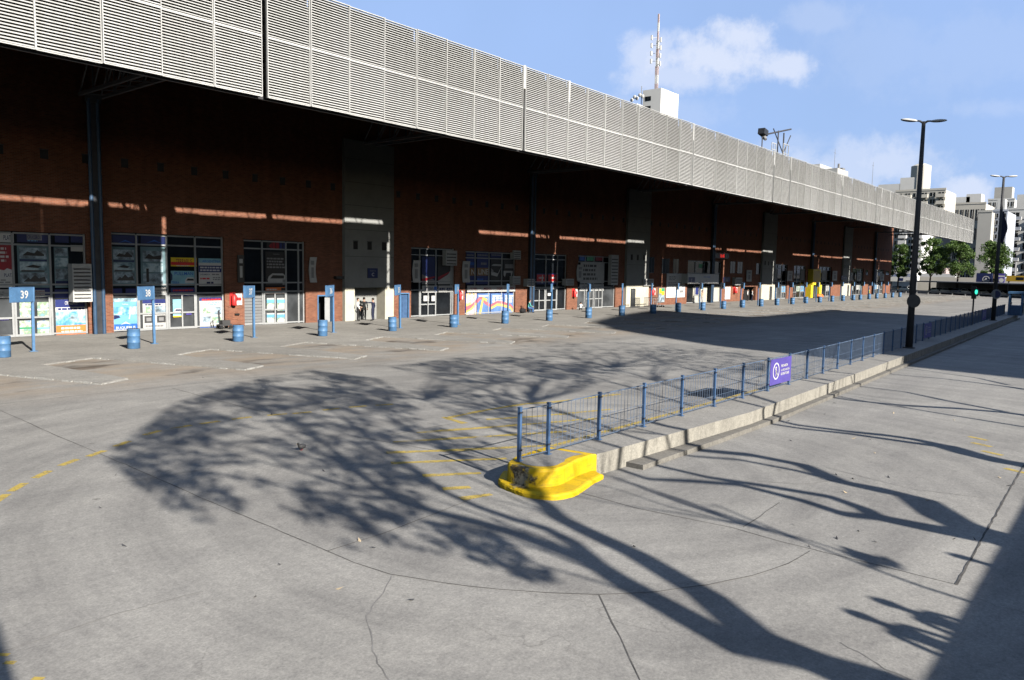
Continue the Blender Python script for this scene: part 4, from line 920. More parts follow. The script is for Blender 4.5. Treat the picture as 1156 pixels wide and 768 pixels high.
# red clock
x0, x1, z0, z1 = rect(808,286,823,292, Y=YW-.3); o = Vector(((x0+x1)/2, YW, z0)); t = thing('digital_clock', 'black digital clock with red figures high on the brick wall', 'clock', o)
b = MB(); b.box(x0-.6,x1,YW-.3,YW-.004,z0,z1,'black'); b.build('case', t, o); b = MB(); b.text(((x0+x1)/2,YW-.305,(z0+z1)/2),(1,0,0),(0,0,1),(z1-z0)*.72,'16:40','led_red','c',.03,(x1-x0)*.86); b.build('figures', t, o)
# projecting shop sign
x0, x1, z0, z1 = rect(776.5,309.5,811.5,320, Y=YW-.9); o = Vector(((x0+x1)/2, YW, z0)); t = thing('shop_sign', 'projecting white box sign with navy panel over the cash machine entrance', 'shop sign', o)
b = MB(); b.box(x0,x1,YW-.9,YW-.004,z0,z1,'white'); b.build('box', t, o)
b = MB(); W = x1-x0; H = z1-z0; b.quad((x0+.02*W,YW-.904,z0+.08*H),(x0+.22*W,YW-.904,z0+.08*H),(x0+.22*W,YW-.904,z0+.66*H),(x0+.02*W,YW-.904,z0+.66*H),'navy'); b.text((x0+.12*W,YW-.907,z0+.32*H),(1,0,0),(0,0,1),.3*H,'E','white'); b.text((x0+.6*W,YW-.904,z0+.66*H),(1,0,0),(0,0,1),.18*H,'VENTA DE PASAJES','blue','c',.01,.7*W); b.text((x0+.58*W,YW-.904,z0+.3*H),(1,0,0),(0,0,1),.2*H,'✓','red'); b.build('printing', t, o)
# yellow entrance
x0, x1 = wx(909.5,330), wx(921.5,330); z1 = onY(915,304,YW).z; o = Vector(((x0+x1)/2, YW, 0))
t = thing('yellow_entrance', 'bright yellow entrance surround with a tall yellow panel', 'entrance', o)
for xa in (x0, x1-1.1): b = MB(); b.box(xa,xa+1.1,YW-.9,YW-.004,PZ,2.3,'yellow'); b.build('jamb', t, o)
b = MB(); b.box(x0+.7,x1-.9,YW-.9,YW-.004,2.303,z1,'yellow'); b.box(x0+1.1,x1-1.3,YW-.91,YW-.903,2.7,z1-.3,'cargo_yellow'); b.build('panel', t, o)
b = MB(); b.box(x0+1.103,x1-1.103,YW-.5,YW-.3,PZ,2.3,'glass_grey'); b.build('door', t, o)
bb = MB(); bb.ball((x0+2.2,YW-1.7,PZ+.32),.75,'orange',1.5,.8,.55,14,8); single('cargo_pile', bb, 'orange covered heap on the ground in front of the yellow entrance', 'heap', Vector((x0+2.2,YW-1.7,PZ)))
# luggage fence and carts before the second portal
o = onZ(713,346,PZ); o.y = 44.6
t = thing('steel_barrier', 'dark steel crowd barrier before the cream wall of the second portal', 'barrier', o)
for nm, x_a, x_b in (('section',74.6,76.6),('section',77.6,80.5)):
    b = MB()
    for z in (.15,1.1): b.bar((x_a,44.6,PZ+z),(x_b,44.6,PZ+z),.05,.05,'steel_dark')
    k = x_a
    while k <= x_b+.01: b.bar((k,44.6,PZ),(k,44.6,PZ+1.1),.03,.03,'steel_dark'); k += (x_b-x_a)/12
    b.build(nm, t, o)
for i, X in enumerate((78.3,79.4,80.3)):
    o = Vector((X,43.9,PZ)); t = thing('luggage_trolley', ['grey luggage trolley by the second portal, leftmost of three','grey luggage trolley by the second portal, middle of three','grey luggage trolley by the second portal, rightmost of three'][i], 'trolley', o, 'luggage trolleys by the second portal')
    b = MB(); b.box(X-.3,X+.3,43.55,44.2,PZ+.2,PZ+.25,'grey'); b.tube([(X-.3,44.2,PZ+.25),(X-.3,44.3,PZ+1.0),(X+.3,44.3,PZ+1.0),(X+.3,44.2,PZ+.25)],.025,'alu',6); b.tube([(X-.25,44.25,PZ+.6),(X+.25,44.25,PZ+.6)],.02,'alu',6); b.build('frame', t, o)
    for sx in (-.25,.25):
        b = MB(); b.tube([(X+sx-.03,43.7,PZ+.1),(X+sx+.03,43.7,PZ+.1)],.1,'rubber',10); b.build('wheel', t, o); 

# ------------------------------------------------------------------ bay signs and drums
post_px = [36.5,173.5,286,376,452,517,574,622,664,701.7,734.8,763,789.6,813,835,855.5,874.7,890,907,921,935,948,960,970.4,979,990,998]
drum_px = [2,150,269,363,444,511,571,620,664,702,738,766,793,816.5,838.7,859,877,894.4,910,925,938,950.5,961.6,970,980,989,998,1006.5,1014]
SU = Vector((-.8,-.6,0)); SN = Vector((.6,-.8,0))
def bay_sign(X, Y, num, label):
    o = Vector((X,Y,PZ)); t = thing('bay_sign', label, 'bay sign', o, 'numbered blue bay signs along the platform')
    b = MB(); b.box(X-.055,X+.055,Y-.055,Y+.055,PZ,3.0,'bay_blue'); b.box(X-.16,X+.16,Y-.14,Y+.14,PZ,PZ+.02,'bay_blue'); b.build('pole', t, o)
    c = o+SU*.6; c.z = 2.66
    b = MB(); b.obox(c, SU*.68, SN*.06, (0,0,.34), 'bay_blue')
    for s in (-1,1): b.obox(c+Vector((0,0,.33*s))+SN*.062, SU*.68, SN*.003, (0,0,.012), 'fence_blue')
    b.build('panel', t, o)
    b = MB(); b.text(c+SN*.072-SU*.05, -SU, (0,0,1), .36, num, 'white', 'c', .02); b.text(c-SN*.072, SU, (0,0,1), .36, num, 'white', 'c', .02); b.build('number', t, o); t.rotation_euler = (random.gauss(0,.01), random.gauss(0,.01), random.gauss(0,.05))
for i, px in enumerate(post_px):
    X = onY(px, 350, 38.95).x; n = 39-i
    lab = f'blue bay sign numbered {n}, ' + ('leftmost of the row' if i == 0 else f'{ORD[i]} from the left in the row') if i < 4 else f'blue bay sign on a thin pole, {ORD[i]} from the left in the row'
    bay_sign(X, 38.95+random.uniform(-.05,.05), str(n), lab)
pd = None
for i, px in enumerate(drum_px):
    X = onY(px, 355, 37.4).x; Y = 37.4+random.uniform(-.1,.1)
    if pd is None:
        pd = thing('steel_drum', 'x', 'drum', (0,0,PZ), 'blue steel drums along the platform')
        prof = [(.0,.27),(.02,.285),(.28,.28),(.30,.295),(.32,.28),(.58,.28),(.60,.295),(.62,.28),(.88,.28),(.9,.29),(.92,.28)]
        b = MB(); b.tube([(0,0,z) for z, r_ in prof], [r_ for z, r_ in prof], 'bay_blue', 20, True); b.build('body', pd, (0,0,0), True)
        b = MB(); b.tube([(0,0,.921),(0,0,.926)], .262, 'darkgrey', 20); b.build('lid', pd)
        d = pd
    else: d = copy_tree(pd)
    d.location = (X, Y, PZ); d.rotation_euler = (random.gauss(0,.012), random.gauss(0,.012), random.uniform(0,6)); d.scale = (random.uniform(.96,1.04),)*2+(random.uniform(.95,1.05),)
    d['label'] = 'blue steel drum cut off by the left edge of the picture' if i == 0 else f'ribbed blue steel drum standing on the platform, {ORD[i]} from the left of its row'

# ------------------------------------------------------------------ people
def person(loc, rz, label, shirt, trousers, pose='stand', hair='hair', scale=1., vest=None):
    J = {}; E = []
    def add(n, p, r, par=None, k='s'): J[n] = (Vector(p), r, k); E.append((par, n)) if par else None
    sit = pose == 'sit'
    hz = .50 if sit else .92
    add('pelvis', (0,0,hz), .145, None, 't'); add('waist', (0,.0,hz+.16), .125, 'pelvis', 's'); add('chest', (0,-.01 if not sit else -.06,hz+.38), .16, 'waist', 's'); add('neck', (0,.0 if not sit else -.08,hz+.56), .055, 'chest', 'k')
    hd = hz+.64; hy = -.02 if not sit else -.14
    add('head', (0,hy,hd), .085, 'neck', 'k'); add('crown', (0,hy+.005,hd+.12), .088, 'head', 'k'); 
    for s, S_ in ((-1,'L'), (1,'R')):
        add('sh'+S_, (.18*s,0 if not sit else -.06,hz+.48), .065, 'chest', 's')
        if pose == 'reach' and s > 0: el, wr = (.34,-.18,hz+.46), (.42,-.40,hz+.55)
        elif sit: el, wr = (.25*s,-.14,hz+.22), (.15*s,-.36,hz+.14)
        elif pose == 'bag' and s < 0: el, wr = (-.27,-.02,hz+.22), (-.22,-.24,hz+.16)
        else: el, wr = (.25*s,.03,hz+.21), (.26*s,-.06,hz-.02)
        add('el'+S_, el, .048, 'sh'+S_, 's'); add('wr'+S_, wr, .034, 'el'+S_, 'k')
        el, wr = Vector(el), Vector(wr); d = (wr-el).normalized(); side = d.cross(Vector((0,1,.3))).normalized()
        add('pa'+S_, wr+d*.06, .036, 'wr'+S_, 'k')
        for f_ in range(4):
            q = wr+d*(.10+.0)+side*(.021*(f_-1.5)); L = (.065,.08,.075,.055)[f_]; bend = Vector((0,-.012,0))
            add(f'f{f_}a'+S_, q, .010, 'pa'+S_, 'k'); add(f'f{f_}b'+S_, q+d*L+bend, .008, f'f{f_}a'+S_, 'k')
        add('th'+S_, wr+d*.05-side*.04+Vector((0,-.02,0)), .011, 'pa'+S_, 'k'); add('tb'+S_, wr+d*.09-side*.055+Vector((0,-.03,0)), .009, 'th'+S_, 'k')
        add('hp'+S_, (.095*s,0,hz-.04), .10, 'pelvis', 't')
        if sit: kn, an = (.14*s,-.44,hz-.02), (.14*s,-.40,.09)
        else: kn, an = (.10*s,-.02,.49), (.11*s,.02,.09)
        add('kn'+S_, kn, .068, 'hp'+S_, 't'); add('an'+S_, an, .045, 'kn'+S_, 't'); add('to'+S_, (an[0]*1.1,an[1]-.17,.035), .036, 'an'+S_, 'o'); 
    names = list(J); me = bpy.data.meshes.new('person'); me.from_pydata([J[n][0]*scale for n in names], [(names.index(a), names.index(c)) for a, c in E], [])
    ob = bpy.data.objects.new('tmp', me); COL.objects.link(ob)
    md = ob.modifiers.new('s', 'SKIN'); md.use_smooth_shade = True
    for i, n in enumerate(names):
        sv = me.skin_vertices[0].data[i]; sv.radius = (J[n][1]*scale, J[n][1]*scale*(.75 if n in ('chest','waist','pelvis') else 1)); sv.use_root = i == 0
    sb = ob.modifiers.new('b', 'SUBSURF'); sb.levels = sb.render_levels = 1
    m2 = bpy.data.meshes.new_from_object(ob.evaluated_get(DG())); bpy.data.objects.remove(ob)
    km = {'s': shirt, 't': trousers, 'k': 'skin', 'o': 'shoe'}; ml = [shirt, trousers, 'skin', 'shoe']+([vest] if vest else [])
    m2.materials.clear()
    for m_ in ml: m2.materials.append(MATS[m_])
    for p in m2.polygons:
        c = p.center/scale; best = min(E, key=lambda e: ((J[e[0]][0].lerp(J[e[1]][0], max(0, min(1, (c-J[e[0]][0]).dot(J[e[1]][0]-J[e[0]][0])/max(1e-6,(J[e[1]][0]-J[e[0]][0]).length_squared))))-c).length))
        k = J[best[1]][2]
        if best[1].startswith('wr') : k = 's'
        if best[1] == 'neck': k = 's' if c.z < hz+.50 else 'k'
        p.material_index = ml.index(km[k]); p.use_smooth = True
        if vest and k == 's' and best[1] in ('chest','waist','neck','shL','shR'): p.material_index = 4
    o = bpy.data.objects.new('person', m2); COL.objects.link(o); o.location = loc; o.rotation_euler.z = rz
    tag(o, label, 'person')
    h = MB(); h.ball((0,hy+.018,hd+.10),.108*1,hair,.9,1.0,.95,12,8)
    h.v = [v*scale for v in h.v if True]
    keep = [f for f in range(len(h.f)) if sum(h.v[i].z for i in h.f[f])/4 > (hd+.09)*scale or sum(h.v[i].y for i in h.f[f])/4 > (hy+.03)*scale and sum(h.v[i].z for i in h.f[f])/4 > (hd+.02)*scale]
    h.f = [h.f[f] for f in keep]; h.m = [h.m[f] for f in keep]; h.build('hair', o, smooth=True)
    fc = MB()
    for s in (-1,1): fc.ball((.03*s,hy-.078,hd+.065),.011,'black',1,.6,.7,6,4); fc.ball((.09*s,hy,hd+.05),.026,'skin',.4,.8,1.2,6,4)
    fc.add([(-.014,hy-.078,hd+.03),(.014,hy-.078,hd+.03),(0,hy-.108,hd+.032),(0,hy-.08,hd+.07)],[(0,1,2),(0,2,3),(1,3,2)],'skin'); fc.box(-.025,.025,hy-.086,hy-.076,hd,hd+.008,'darkred')
    fc.v = [v*scale for v in fc.v]; fc.build('face', o)
    return o
def gp(px, py): return onZ(px, py, PZ)
person(gp(404,362.5), .6, 'person in black trousers and jacket over a white shirt at the portal, leftmost of three', 'shirt_white', 'cloth_black', 'bag')
person(gp(411,361.2), 2.6, 'person in dark clothes in the middle of the three at the portal', 'cloth_black', 'cloth_black')
person(gp(421,362.3), 3.5, 'person in navy shirt reaching an arm out, rightmost of three at the portal', 'cloth_navy', 'cloth_navy', 'reach')
ps = gp(596.5,353.3)
st_ = MB(); st_.box(ps.x-.22,ps.x+.22,ps.y-.2,ps.y+.2,PZ+.33,PZ+.37,'darkgrey')
for sx in (-.19,.19):
    for sy in (-.17,.17): st_.bar((ps.x+sx,ps.y+sy,PZ),(ps.x+sx,ps.y+sy,PZ+.33),.03,.03,'steel_dark')
single('folding_stool', st_, 'small dark stool under the seated person by the dark column', 'stool', Vector((ps.x,ps.y,PZ)))
person(Vector((ps.x,ps.y,PZ-.03)), .9, 'person in turquoise top and jeans sitting by the dark column', 'shirt_teal', 'jeans', 'sit')
def bag(px, py, m, label, s=1.):
    c = gp(px, py); b = MB(); b.ball((c.x,c.y,PZ+.2*s),.3*s,m,1.2,.8,.75,10,8); b.v = [Vector((v.x,v.y,max(v.z,PZ))) for v in b.v]; b.tube([(c.x-.15*s,c.y,PZ+.36*s),(c.x,c.y,PZ+.55*s),(c.x+.15*s,c.y,PZ+.36*s)],.02,m,6); single('travel_bag', b, label, 'bag', Vector((c.x,c.y,PZ)))
bag(590,353.6,'cloth_black','black travel bag on the ground beside the seated person',1.1)
person(gp(655.5,350.3)+Vector((0,0,-.2)), 2.2, 'person in white top crouched low against the brick by the fire point', 'shirt_white', 'cloth_black', 'sit', scale=.8)
person(gp(792,343), .2, 'person in pale clothes behind a drum near the white shop door', 'tan', 'offwhite')
person(gp(843.5,340), .4, 'person in white shirt in the dark doorway, left of two', 'shirt_white', 'cloth_black')
person(gp(848.5,340), .8, 'person in white shirt in the dark doorway, right of two', 'shirt_white', 'cloth_navy')
person(gp(980.5,337), .3, 'person in yellow-green safety vest on the far platform', 'cloth_navy', 'cloth_navy', vest='vest')
# mobility scooter-like trolley by the pier near shop 2
c = gp(252,371.5)
t = thing('hand_truck', 'dark hand truck standing on the platform right of the second shopfront', 'hand truck', c)
b = MB(); b.tube([(c.x-.25,c.y,PZ+.12),(c.x-.3,c.y+.05,PZ+1.15),(c.x-.2,c.y+.05,PZ+1.2)],.035,'steel_dark',8); b.tube([(c.x-.05,c.y+.3,PZ+.12),(c.x-.1,c.y+.3,PZ+1.15)],.035,'steel_dark',8); b.box(c.x-.3,c.x+.55,c.y-.15,c.y+.3,PZ+.2,PZ+.3,'darkgrey'); b.box(c.x-.1,c.x+.45,c.y-.1,c.y+.25,PZ+.301,PZ+.55,'darkgrey'); b.build('frame', t, c)
for sx, sy in ((-.2,-.2),(.4,-.2),(-.2,.3),(.4,.3)):
    b = MB(); b.tube([(c.x+sx,c.y+sy-.03,PZ+.11),(c.x+sx,c.y+sy+.03,PZ+.11)],.11,'rubber',12); b.build('wheel', t, c)
# pigeon
c = onZ(341,508.5); b = MB(); b.ball((c.x,c.y,.13),.1,'darkgrey',1.5,.8,.8,10,7); b.ball((c.x-.14,c.y,.23),.042,'darkgrey',1,1,1,8,6); b.tube([(c.x-.1,c.y,.15),(c.x-.13,c.y,.21)],[.05,.035],'darkgrey',8); b.add([(c.x+.1,c.y-.04,.14),(c.x+.1,c.y+.04,.14),(c.x+.28,c.y+.035,.1),(c.x+.28,c.y-.035,.1)],[(0,1,2,3),(3,2,1,0)],'black'); b.tube([(c.x-.18,c.y,.23),(c.x-.215,c.y,.22)],[.012,.003],'tan',6)
for s_ in (-.03,.03): b.tube([(c.x,c.y+s_,.07),(c.x-.01,c.y+s_,.01),(c.x-.05,c.y+s_,.006)],.007,'darkred',5)
b.v = [Vector((c.x,c.y,0))+(v-Vector((c.x,c.y,0)))*.72 for v in b.v]; single('pigeon', b, 'grey pigeon standing alone on the shaded concrete', 'bird', Vector((c.x,c.y,0)))
# covers on the platform
for px, py, lab in ((337,370,'rusty dark drain cover on the platform before the third shopfront'),(411,365.5,'dark drain cover before the three people at the portal'),(473,360.6,'dark mat before the glazing with diagonal posters')):
    c = gp(px, py); b = MB(); b.box(c.x-.7,c.x+.7,c.y-.3,c.y+.3,PZ-.02,PZ+.006,'darkgrey'); single('floor_cover', b, lab, 'cover', Vector((c.x,c.y,PZ)))

# ------------------------------------------------------------------ canopy-top equipment
def rp(px, py, Y=30.8): return onY(px, py, Y)
o = rp(884,172,31.6); o.z = ZR+.22
t = thing('camera_crane', 'dark floodlight on a steel mast arm above the fascia', 'mast', o)
b = MB(); hx = rp(864,152,31.6); tx = rp(893,146,31.6); mt = rp(882,149,31.6)
b.tube([o, (o.x,o.y,mt.z)],.08,'steel_truss',8); b.tube([(o.x-1.6,o.y,o.z),(o.x-1.6,o.y,mt.z)],.07,'steel_truss',8); b.tube([(hx.x,31.6,hx.z),(tx.x,31.6,tx.z)],.085,'steel_truss',8); b.tube([(o.x,31.6,mt.z-2.2),(o.x+2,31.6,mt.z)],.06,'steel_truss',6); b.tube([(o.x,31.6,mt.z-2.2),(o.x-3,31.6,mt.z)],.06,'steel_truss',6)
a = rp(860,168,31.6); b.tube([(a.x,31.6,ZR+.22),(a.x,31.6,hx.z-.3)],.06,'steel_truss',6); b.build('mast', t, o)
b = MB(); c = rp(861.5,149.5,31.6); b.obox((c.x,31.6,c.z),(.5,0,-.08),(0,.35,0),(.05,0,.28),'steel_dark'); b.tube([(c.x+.2,31.6,c.z-.4),(c.x,31.3,c.z-.75)],[.25,.15],'grey',10); b.build('floodlight', t, o)
for px0, px1, py, lab in ((871,876,165,'left'),(884,890,166,'right')):
    a, c = rp(px0,172,30.9), rp(px1,172,30.9); zt_ = rp(px0,py-4,30.9).z; b = MB()
    for z in (ZR+.9, zt_): b.bar((a.x,30.9,z),(c.x,30.9,z),.06,.06,'louvre_white')
    for X in (a.x,(a.x+c.x)/2,c.x): b.bar((X,30.9,ZR+.05),(X,30.9,zt_),.06,.06,'louvre_white')
    single('guard_rail', b, f'white guard rail on the canopy edge, {lab} of the floodlight mast', 'railing', Vector((a.x,30.9,ZR)))
a = rp(412,6,31.6); b = MB(); b.box(a.x-.35,a.x+.35,31.6,32.3,ZR+.221,ZR+.75,'cargo_yellow'); b.tube([(a.x-.2,31.9,ZR+.75),(a.x-.2,31.9,ZR+1.0)],.12,'tan',10); single('roof_box', b, 'yellowish box on the canopy edge near the top of the picture', 'roof box', Vector((a.x,31.9,ZR+.22)))
b = MB()
for z in (.55,1.0): b.bar((a.x+.5,31.7,ZR+.22+z*.6),(a.x+3,31.7,ZR+.22+z*.6),.05,.05,'louvre_white')
for k in range(4): b.bar((a.x+.5+k*.83,31.7,ZR+.22),(a.x+.5+k*.83,31.7,ZR+.85),.05,.05,'louvre_white')
single('guard_rail', b, 'low pale rail beside the yellowish box on the canopy edge', 'railing', Vector((a.x+.5,31.7,ZR+.22)))
a = rp(948,194,32); b = MB(); b.box(a.x-2.2,a.x+2.2,31.6,33.5,ZR+.221,rp(948,192,32).z,'offwhite'); b.tube([(a.x-.5,32,ZR+.5),(a.x-.5,32,ZR+2.4)],.15,'grey',8); b.box(a.x+.5,a.x+1.5,31.8,32.8,rp(948,192,32).z,rp(948,189,32).z,'grey'); single('roof_box', b, 'pale plant box with a short pipe on the canopy edge, far along', 'roof box', Vector((a.x,32,ZR+.22)))
a = rp(937,190,34); b = MB(); b.box(a.x-4,a.x+3,34,36,ZR+.221,rp(937,189,34).z,'bld_white'); single('roof_box', b, 'long low white plant housing on the far canopy roof', 'roof box', Vector((a.x,34,ZR+.22)))
for px, py, lab in ((943,168,'thin aerial rising from the canopy before the plant box'),(986,183,'thin aerial rising from the far canopy roof')):
    a = rp(px,py,36); b = MB(); b.tube([(a.x,36,ZR+.22),(a.x,36,a.z)],[.05,.02],'grey',6)
    b.bar((a.x-.4,36,a.z-.6),(a.x+.4,36,a.z-.6),.04,.04,'grey'); single('aerial', b, lab, 'aerial', Vector((a.x,36,ZR+.22)))

# ------------------------------------------------------------------ the town beyond
def facade_block(name, label, X, px0, px1, pytop, depth, mat, cat='building', rows=0, cols=0, balc=False, extra=None, pyb=330):
    """front face on the plane x = X (facing us), from left pixel to right pixel"""
    a, c = onX(px0, 300, X), onX(px1, 300, X); zt_ = onX((px0+px1)/2, pytop, X).z; y0, y1 = c.y, a.y
    o = Vector((X, (y0+y1)/2, 0)); t = thing(name, label, cat, o)
    b = MB(); b.box(X, X+depth, y0, y1, 0, zt_, mat); b.box(X+.3, X+depth-.3, y0+.3, y1-.3, zt_, zt_+.01, 'roof_grey')
    b.box(X-.12, X+.25, y0-.1, y1+.1, zt_+.002, zt_+.7, mat); b.build('wall', t, o)
    if rows:
        fh = (zt_-3)/rows; bw = (y1-y0)/cols
        for r_ in range(rows):
            for k in range(cols):
                yc = y0+(k+.5)*bw; z = 3+r_*fh; q = MB()
                q.box(X-.06, X-.003, yc-bw*.3, yc+bw*.3, z+fh*.12, z+fh*.72, 'glass'); w_ = q.build('window', t, o)
                f = MB(); f.box(X-.1, X-.061, yc-.06, yc+.06, z+fh*.12, z+fh*.72, 'bld_white'); f.box(X-.16, X-.003, yc-bw*.34, yc+bw*.34, z+fh*.06, z+fh*.118, mat); f.build('sill', w_, o)
                if balc and k % 2 == 0:
                    q = MB(); q.box(X-1.5, X-.17, yc-bw*.48, yc+bw*.48, z-.15, z+.05, mat); q.box(X-1.5, X-1.4, yc-bw*.48, yc+bw*.48, z+.051, z+1.05, 'bld_blue' if balc == 2 else mat)
                    for s_ in (-1,1): q.box(X-1.39, X-.17, yc+s_*bw*.48-.05, yc+s_*bw*.48+.05, z+.051, z+1.05, mat)
                    q.build('balcony', t, o)
    if extra: extra(t, o, X, y0, y1, zt_)
    return t, o, y0, y1, zt_
def ex_right(t, o, X, y0, y1, z):
    b = MB(); b.box(X+2, X+10, y1-13, y1-2, z+.75, z+5.5, 'bld_white'); b.build('penthouse', t, o)
facade_block('apartment_block', 'white apartment block with rows of balconies at the right edge', 330, 1134, 1215, 236, 22, 'bld_white', rows=7, cols=5, balc=2, extra=ex_right)
facade_block('blank_wall_block', 'tall beige block with a blank windowless gable behind the trees', 290, 1100, 1115.5, 240, 26, 'bld_grey')
facade_block('blue_gable_block', 'bluish-white block with one column of small windows behind the far lamp', 296, 1116, 1133, 239, 20, 'bld_blue', rows=10, cols=2, extra=lambda t,o,X,y0,y1,z: MB().box(X+1,X+5,y0+1,y1-1,z+.02,z+4,'bld_white').build('penthouse', t, o))
facade_block('stepped_house', 'pale stepped building behind the grey gable', 340, 1062, 1108, 231, 20, 'bld_cream', rows=4, cols=8, extra=lambda t,o,X,y0,y1,z: MB().box(X+2,X+9,y0+2,y0+7,z+.02,z+4,'bld_white').box(X+2,X+9,y1-8,y1-3,z+.02,z+3,'bld_white').build('penthouse', t, o))
facade_block('white_slab_block', 'white block with a small grey roof hut left of the apartment block', 420, 1110, 1140, 226, 20, 'bld_white', rows=10, cols=6, extra=lambda t,o,X,y0,y1,z: MB().box(X+2,X+9,y1-9,y1-2,z+.02,z+6,'bld_grey').build('penthouse', t, o))
def ex_tower(t, o, X, y0, y1, z):
    b = MB(); b.tube([(X+4,y0+9,z+.02),(X+4,y0+9,z+9)],3.2,'bld_cream',18); b.tube([(X+4,y0+9,z+9),(X+4,y0+9,z+9.8)],[3.2,1.5],'bld_cream',18); b.build('water_tank', t, o)
    b = MB(); b.box(X+1,X+8,y0+15,y0+22,z+.02,z+3,'bld_white'); b.box(X+1,X+8,y1-7,y1-1,z+.02,z+5,'bld_white'); b.build('penthouse', t, o)
    b = MB(); b.tube([(X+4,y0+9,z+9.8),(X+4,y0+9,z+24)],[.25,.1],'grey',6); b.build('aerial', t, o)
facade_block('tank_tower', 'apartment building with a round rooftop water tank above the canopy end', 300, 1006, 1062, 216, 18, 'bld_cream', rows=13, cols=6, balc=1, extra=ex_tower)
facade_block('white_balcony_block', 'white building with deep balconies seen under the canopy end', 262, 1013, 1040, 262, 14, 'bld_white', rows=8, cols=3, balc=1)
# far tower with the mast
A = onX(735, 101, 190); 
Xm = A.x; y0, y1 = onX(746.5,97,Xm).y, onX(726,97,Xm).y; zt_ = A.z; o = Vector((Xm, (y0+y1)/2, 0)); t = thing('mast_tower', 'white tower top with a red and white antenna mast behind the fascia', 'tower', o)
b = MB(); b.box(Xm, Xm+10, y0, y1, 0, zt_, 'bld_white'); b.box(Xm-3,Xm+12,y1,y1+5,0,zt_-4,'bld_white'); b.build('wall', t, o)
for k in range(6):
    b = MB(); z = zt_-3-k*2.6; b.box(Xm-.05,Xm-.003,y1-2.6,y1-.8,z,z+1.2,'glass'); b.build('window', t, o)
b = MB(); m0 = onX(741,97,Xm+4); m1 = onX(743.5,16,Xm+4); n = 9
for k in range(n):
    za = zt_+(m1.z-zt_)*k/n; zb_ = zt_+(m1.z-zt_)*(k+1)/n; w0 = .6 if k < 3 else .45 if k < 6 else .25
    m_ = 'antenna_red' if k % 2 == 0 else 'bld_white'
    for sx, sy in ((-1,-1),(1,-1),(1,1),(-1,1)): b.bar((Xm+4+sx*w0*.5,m0.y+sy*w0*.5,za),(Xm+4+sx*w0*.5,m0.y+sy*w0*.5,zb_),.15,.15,m_)
    for s_ in range(4):
        zc = za+(zb_-za)*s_/4; zd = za+(zb_-za)*(s_+1)/4
        b.bar((Xm+4-w0*.5,m0.y-w0*.5,zc),(Xm+4-w0*.5,m0.y+w0*.5,zd),.12,.12,m_); b.bar((Xm+4-w0*.5,m0.y+w0*.5,zc),(Xm+4+w0*.5,m0.y+w0*.5,zd),.12,.12,m_); b.bar((Xm+4+w0*.5,m0.y-w0*.5,zc),(Xm+4-w0*.5,m0.y-w0*.5,zd),.12,.12,m_)
for k in range(8): z = zt_+(m1.z-zt_)*(.35+.05*k); b.bar((Xm+3,m0.y+1.6*(1 if k%2 else -1),z),(Xm+4,m0.y,z),.1,.1,'bld_white'); b.box(Xm+2.8,Xm+3.2,m0.y+1.4*(1 if k%2 else -1)-.2,m0.y+1.4*(1 if k%2 else -1)+.2,z-.6,z+.6,'bld_white')
b.build('antenna_mast', t, o)
b = MB()
for k in range(5): b.ball((Xm-1+k*.6,y1-.5+k*1.2,zt_-1.8+(.6 if k%2 else 0)),.55,'bld_white',.4,1,1,10,6)
b.tube([(Xm+1,y1+1,zt_-4),(Xm+1,y1+1,zt_+1.5)],.12,'grey',6); b.build('dish', t, o)
# guard rail, low shelter, cars
A, C = onZ(1000,330.2), onZ(1175,339.8)
d = (C-A).normalized(); nrm = Vector((d.y, -d.x, 0)); nrm = nrm if nrm.x > 0 else -nrm
t = thing('crash_barrier', 'long grey steel crash barrier across the far end of the apron', 'barrier', A)
b = MB(); b.bar(A+Vector((0,0,.75)), C+Vector((0,0,.75)), .1, .34, 'offwhite'); b.build('rail', t, A)
n = 12
for k in range(n+1):
    p_ = A.lerp(C, k/n); b = MB(); b.bar(p_, p_+Vector((0,0,.9)), .14,.14,'offwhite'); b.build('post', t, A)
SA, SC = A+nrm*9+d*(-6), C+nrm*9+d*26
t = thing('low_shelter', 'long low flat-roofed shelter, dark inside, beyond the crash barrier', 'shelter', SA)
zr = 2.75
b = MB(); b.add([tuple(q+Vector((0,0,z))) for z in (zr,zr+.28) for q in (SA,SC,SC+nrm*9,SA+nrm*9)],[(0,1,2,3),(7,6,5,4),(0,4,5,1),(1,5,6,2),(2,6,7,3),(3,7,4,0)],'grey'); b.build('roof', t, SA)
b = MB(); b.add([tuple(q+Vector((0,0,z))) for z in (0,zr-.01) for q in (SA+nrm*8.6,SC+nrm*8.6,SC+nrm*8.9,SA+nrm*8.9)],[(0,1,2,3),(7,6,5,4),(0,4,5,1),(1,5,6,2),(2,6,7,3),(3,7,4,0)],'darkgrey'); b.build('back_wall', t, SA)
L = (SC-SA).length
for k in range(8):
    p_ = SA+d*(2+k*(L-4)/7)+nrm*.4; b = MB(); b.bar(p_, p_+Vector((0,0,zr-.01)), .2,.2,'steel_dark'); b.build('post', t, SA)
